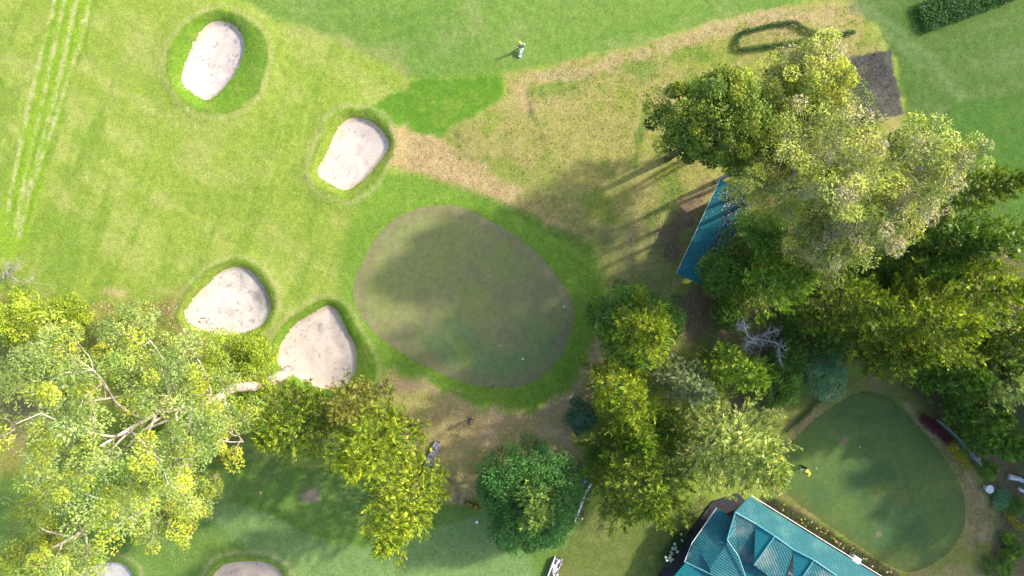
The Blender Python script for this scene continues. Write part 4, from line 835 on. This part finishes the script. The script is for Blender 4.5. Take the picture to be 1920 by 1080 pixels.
M['skin'] = plain('skin', (.14, .07, .045), .6, .1, 8); M['grey_cloth'] = plain('grey_cloth', (.2, .22, .25), .85, .2, 8); M['navy'] = plain('navy_cloth', (.012, .012, .03), .85, .2, 8); M['white_cloth'] = plain('white_cloth', (.7, .7, .72), .85, .06, 8); M['yellow_cloth'] = plain('yellow_cloth', (.7, .56, .06), .85, .1, 8); M['green_cloth'] = plain('green_cloth', (.02, .05, .035), .85, .2, 8); M['blue_cloth'] = plain('pale_blue_cloth', (.24, .33, .52), .7, .1, 8); M['metal'] = plain('steel', (.4, .4, .42), .3, .1, 8, metal=.8)
def body(stride=.18, lean=.0, arms=((.1, .1), (.1, .1)), hip=.92):
    """x forward, y left"""
    J = {'pelvis': (0, 0, hip, (.14, .11)), 'waist': (lean*.25, 0, hip+.2, (.135, .10)), 'chest': (lean*.7, 0, hip+.42, (.17, .11)), 'neck': (lean, 0, hip+.56, .06), 'head': (lean+.03, 0, hip+.66, .095), 'crown': (lean+.03, 0, hip+.76, .085), 'brow': (lean+.09, 0, hip+.69, .06)}
    E = [('pelvis', 'waist', 'leg'), ('waist', 'chest', 'top'), ('chest', 'neck', 'top'), ('neck', 'head', 'skin'), ('head', 'crown', 'hair'), ('head', 'brow', 'skin')]
    for s, n, k in ((1, 'l', 1), (-1, 'r', -1)):
        J['hip'+n] = (0, .1*s, hip-.05, .095); J['knee'+n] = (stride*.6*k+.03, .11*s, hip*.53, .07); J['ankle'+n] = (stride*k, .11*s, .09, .048); J['toe'+n] = (stride*k+.16, .13*s, .04, .04)
        E += [('pelvis', 'hip'+n, 'leg'), ('hip'+n, 'knee'+n, 'leg'), ('knee'+n, 'ankle'+n, 'leg'), ('ankle'+n, 'toe'+n, 'shoe')]
        f, o = arms[0 if s > 0 else 1]
        J['sh'+n] = (lean*.8, .2*s, hip+.46, .07); J['el'+n] = (lean*.8+f*.4, (.27+o*.3)*s, hip+.2, .05); J['wr'+n] = (lean*.8+f, (.24+o)*s, hip-.02+abs(f)*.3, .035); J['hand'+n] = (lean*.8+f*1.15+.02, (.24+o)*s, hip-.1+abs(f)*.3, .035)
        J['th'+n] = (lean*.8+f*1.1+.06, (.20+o)*s, hip-.06+abs(f)*.3, .012); J['fa'+n] = (lean*.8+f*1.2+.05, (.25+o)*s, hip-.18+abs(f)*.3, .013); J['fb'+n] = (lean*.8+f*1.2, (.26+o)*s, hip-.185+abs(f)*.3, .013)
        E += [('chest', 'sh'+n, 'top'), ('sh'+n, 'el'+n, 'top'), ('el'+n, 'wr'+n, 'arm'), ('wr'+n, 'hand'+n, 'skin'), ('hand'+n, 'th'+n, 'skin'), ('hand'+n, 'fa'+n, 'skin'), ('hand'+n, 'fb'+n, 'skin')]
    return J, E
def cap(t, lean, hip, mt): 
    m = MB(); m.lathe((lean+.035, 0, hip+.70), [(.115, 0), (.118, .05), (.1, .11), (.06, .145), (.01, .155)], 14); m.box((lean+.17, 0, hip+.71), (.14, .15, .015)); m.build('cap', M[mt], t, True)
J, E = body(.2, .05, ((.18, .0), (-.2, .02)))
t = person(G(976, 94), 2.2, J, E, 'golfer in grey top and yellow cap walking beside a pale blue golf bag', {'leg': 'green_cloth', 'top': 'grey_cloth', 'skin': 'skin', 'arm': 'navy', 'hair': 'navy', 'shoe': 'white_cloth'}); cap(t, .05, .92, 'yellow_cloth'); t.scale = (.88, .88, .88)
J, E = body(.26, .06, ((-.22, .02), (.24, .02)))
person(G(882, 786), 2.9, J, E, 'person in dark navy clothes walking across the dry grass', {'leg': 'navy', 'top': 'navy', 'skin': 'skin', 'arm': 'navy', 'hair': 'navy', 'shoe': 'white_cloth'})
J, E = body(.04, .30, ((.18, -.14), (.18, -.16)))
t = person(G(1502, 872), -1.9, J, E, 'golfer in yellow top and cap bending to putt on the dark green', {'leg': 'navy', 'top': 'yellow_cloth', 'skin': 'skin', 'arm': 'skin', 'hair': 'navy', 'shoe': 'navy'}); cap(t, .30, .92, 'yellow_cloth')
pu = empty('putter', Vector(G(1502, 872))); pu.rotation_euler = (0, 0, -1.9); tag(pu, 'steel putter held by the golfer in yellow', 'golf club')
MB().tube([(.46, 0, .95), (.6, 0, .06)], [.016, .008], 6).build('shaft', M['metal'], pu); MB().box((.61, .03, .035), (.03, .12, .03)).build('club_head', M['metal'], pu)
# golf bag on its stand
gb = empty('golf_bag', G(977, 101), 1.15); tag(gb, 'pale blue and white golf bag with clubs standing on the fairway', 'golf bag')
MB().tube([(-.42, 0, .1), (-.36, 0, .14), (.25, 0, .55), (.3, 0, .58)], [.12, .13, .15, .15], 12).build('bag_body', M['blue_cloth'], gb, True); MB().tube([(.24, 0, .54), (.32, 0, .595)], .165, 12).build('collar', M['white_cloth'], gb, True); MB().tube([(-.44, 0, .085), (-.3, 0, .18)], .15, 12).build('base', M['white_cloth'], gb, True)
MB().tube([(-.25, .06, .36), (.1, .06, .6)], [.07, .09], 8).build('pocket', M['white_cloth'], gb, True)
for s in (-1, 1): MB().tube([(.22, .1*s, .5), (.32, .32*s, -.02)], .014, 6).build('stand_leg', M['metal'], gb)
gb.scale = (.85, .85, .85)
for k in range(5):
    a = k*1.26; v = Vector((.3+.02*k, .07*math.cos(a), .58+.07*math.sin(a))); e = v+Vector((.3+.03*k, .02*math.cos(a), .2)); c = MB().tube([v-Vector((.2, 0, .13)), e], .01, 5).build('club', M['metal'], gb); MB().box(tuple(e), (.07, .1, .06)).build('club_head', M['yellow' if k % 2 else 'white'], c)
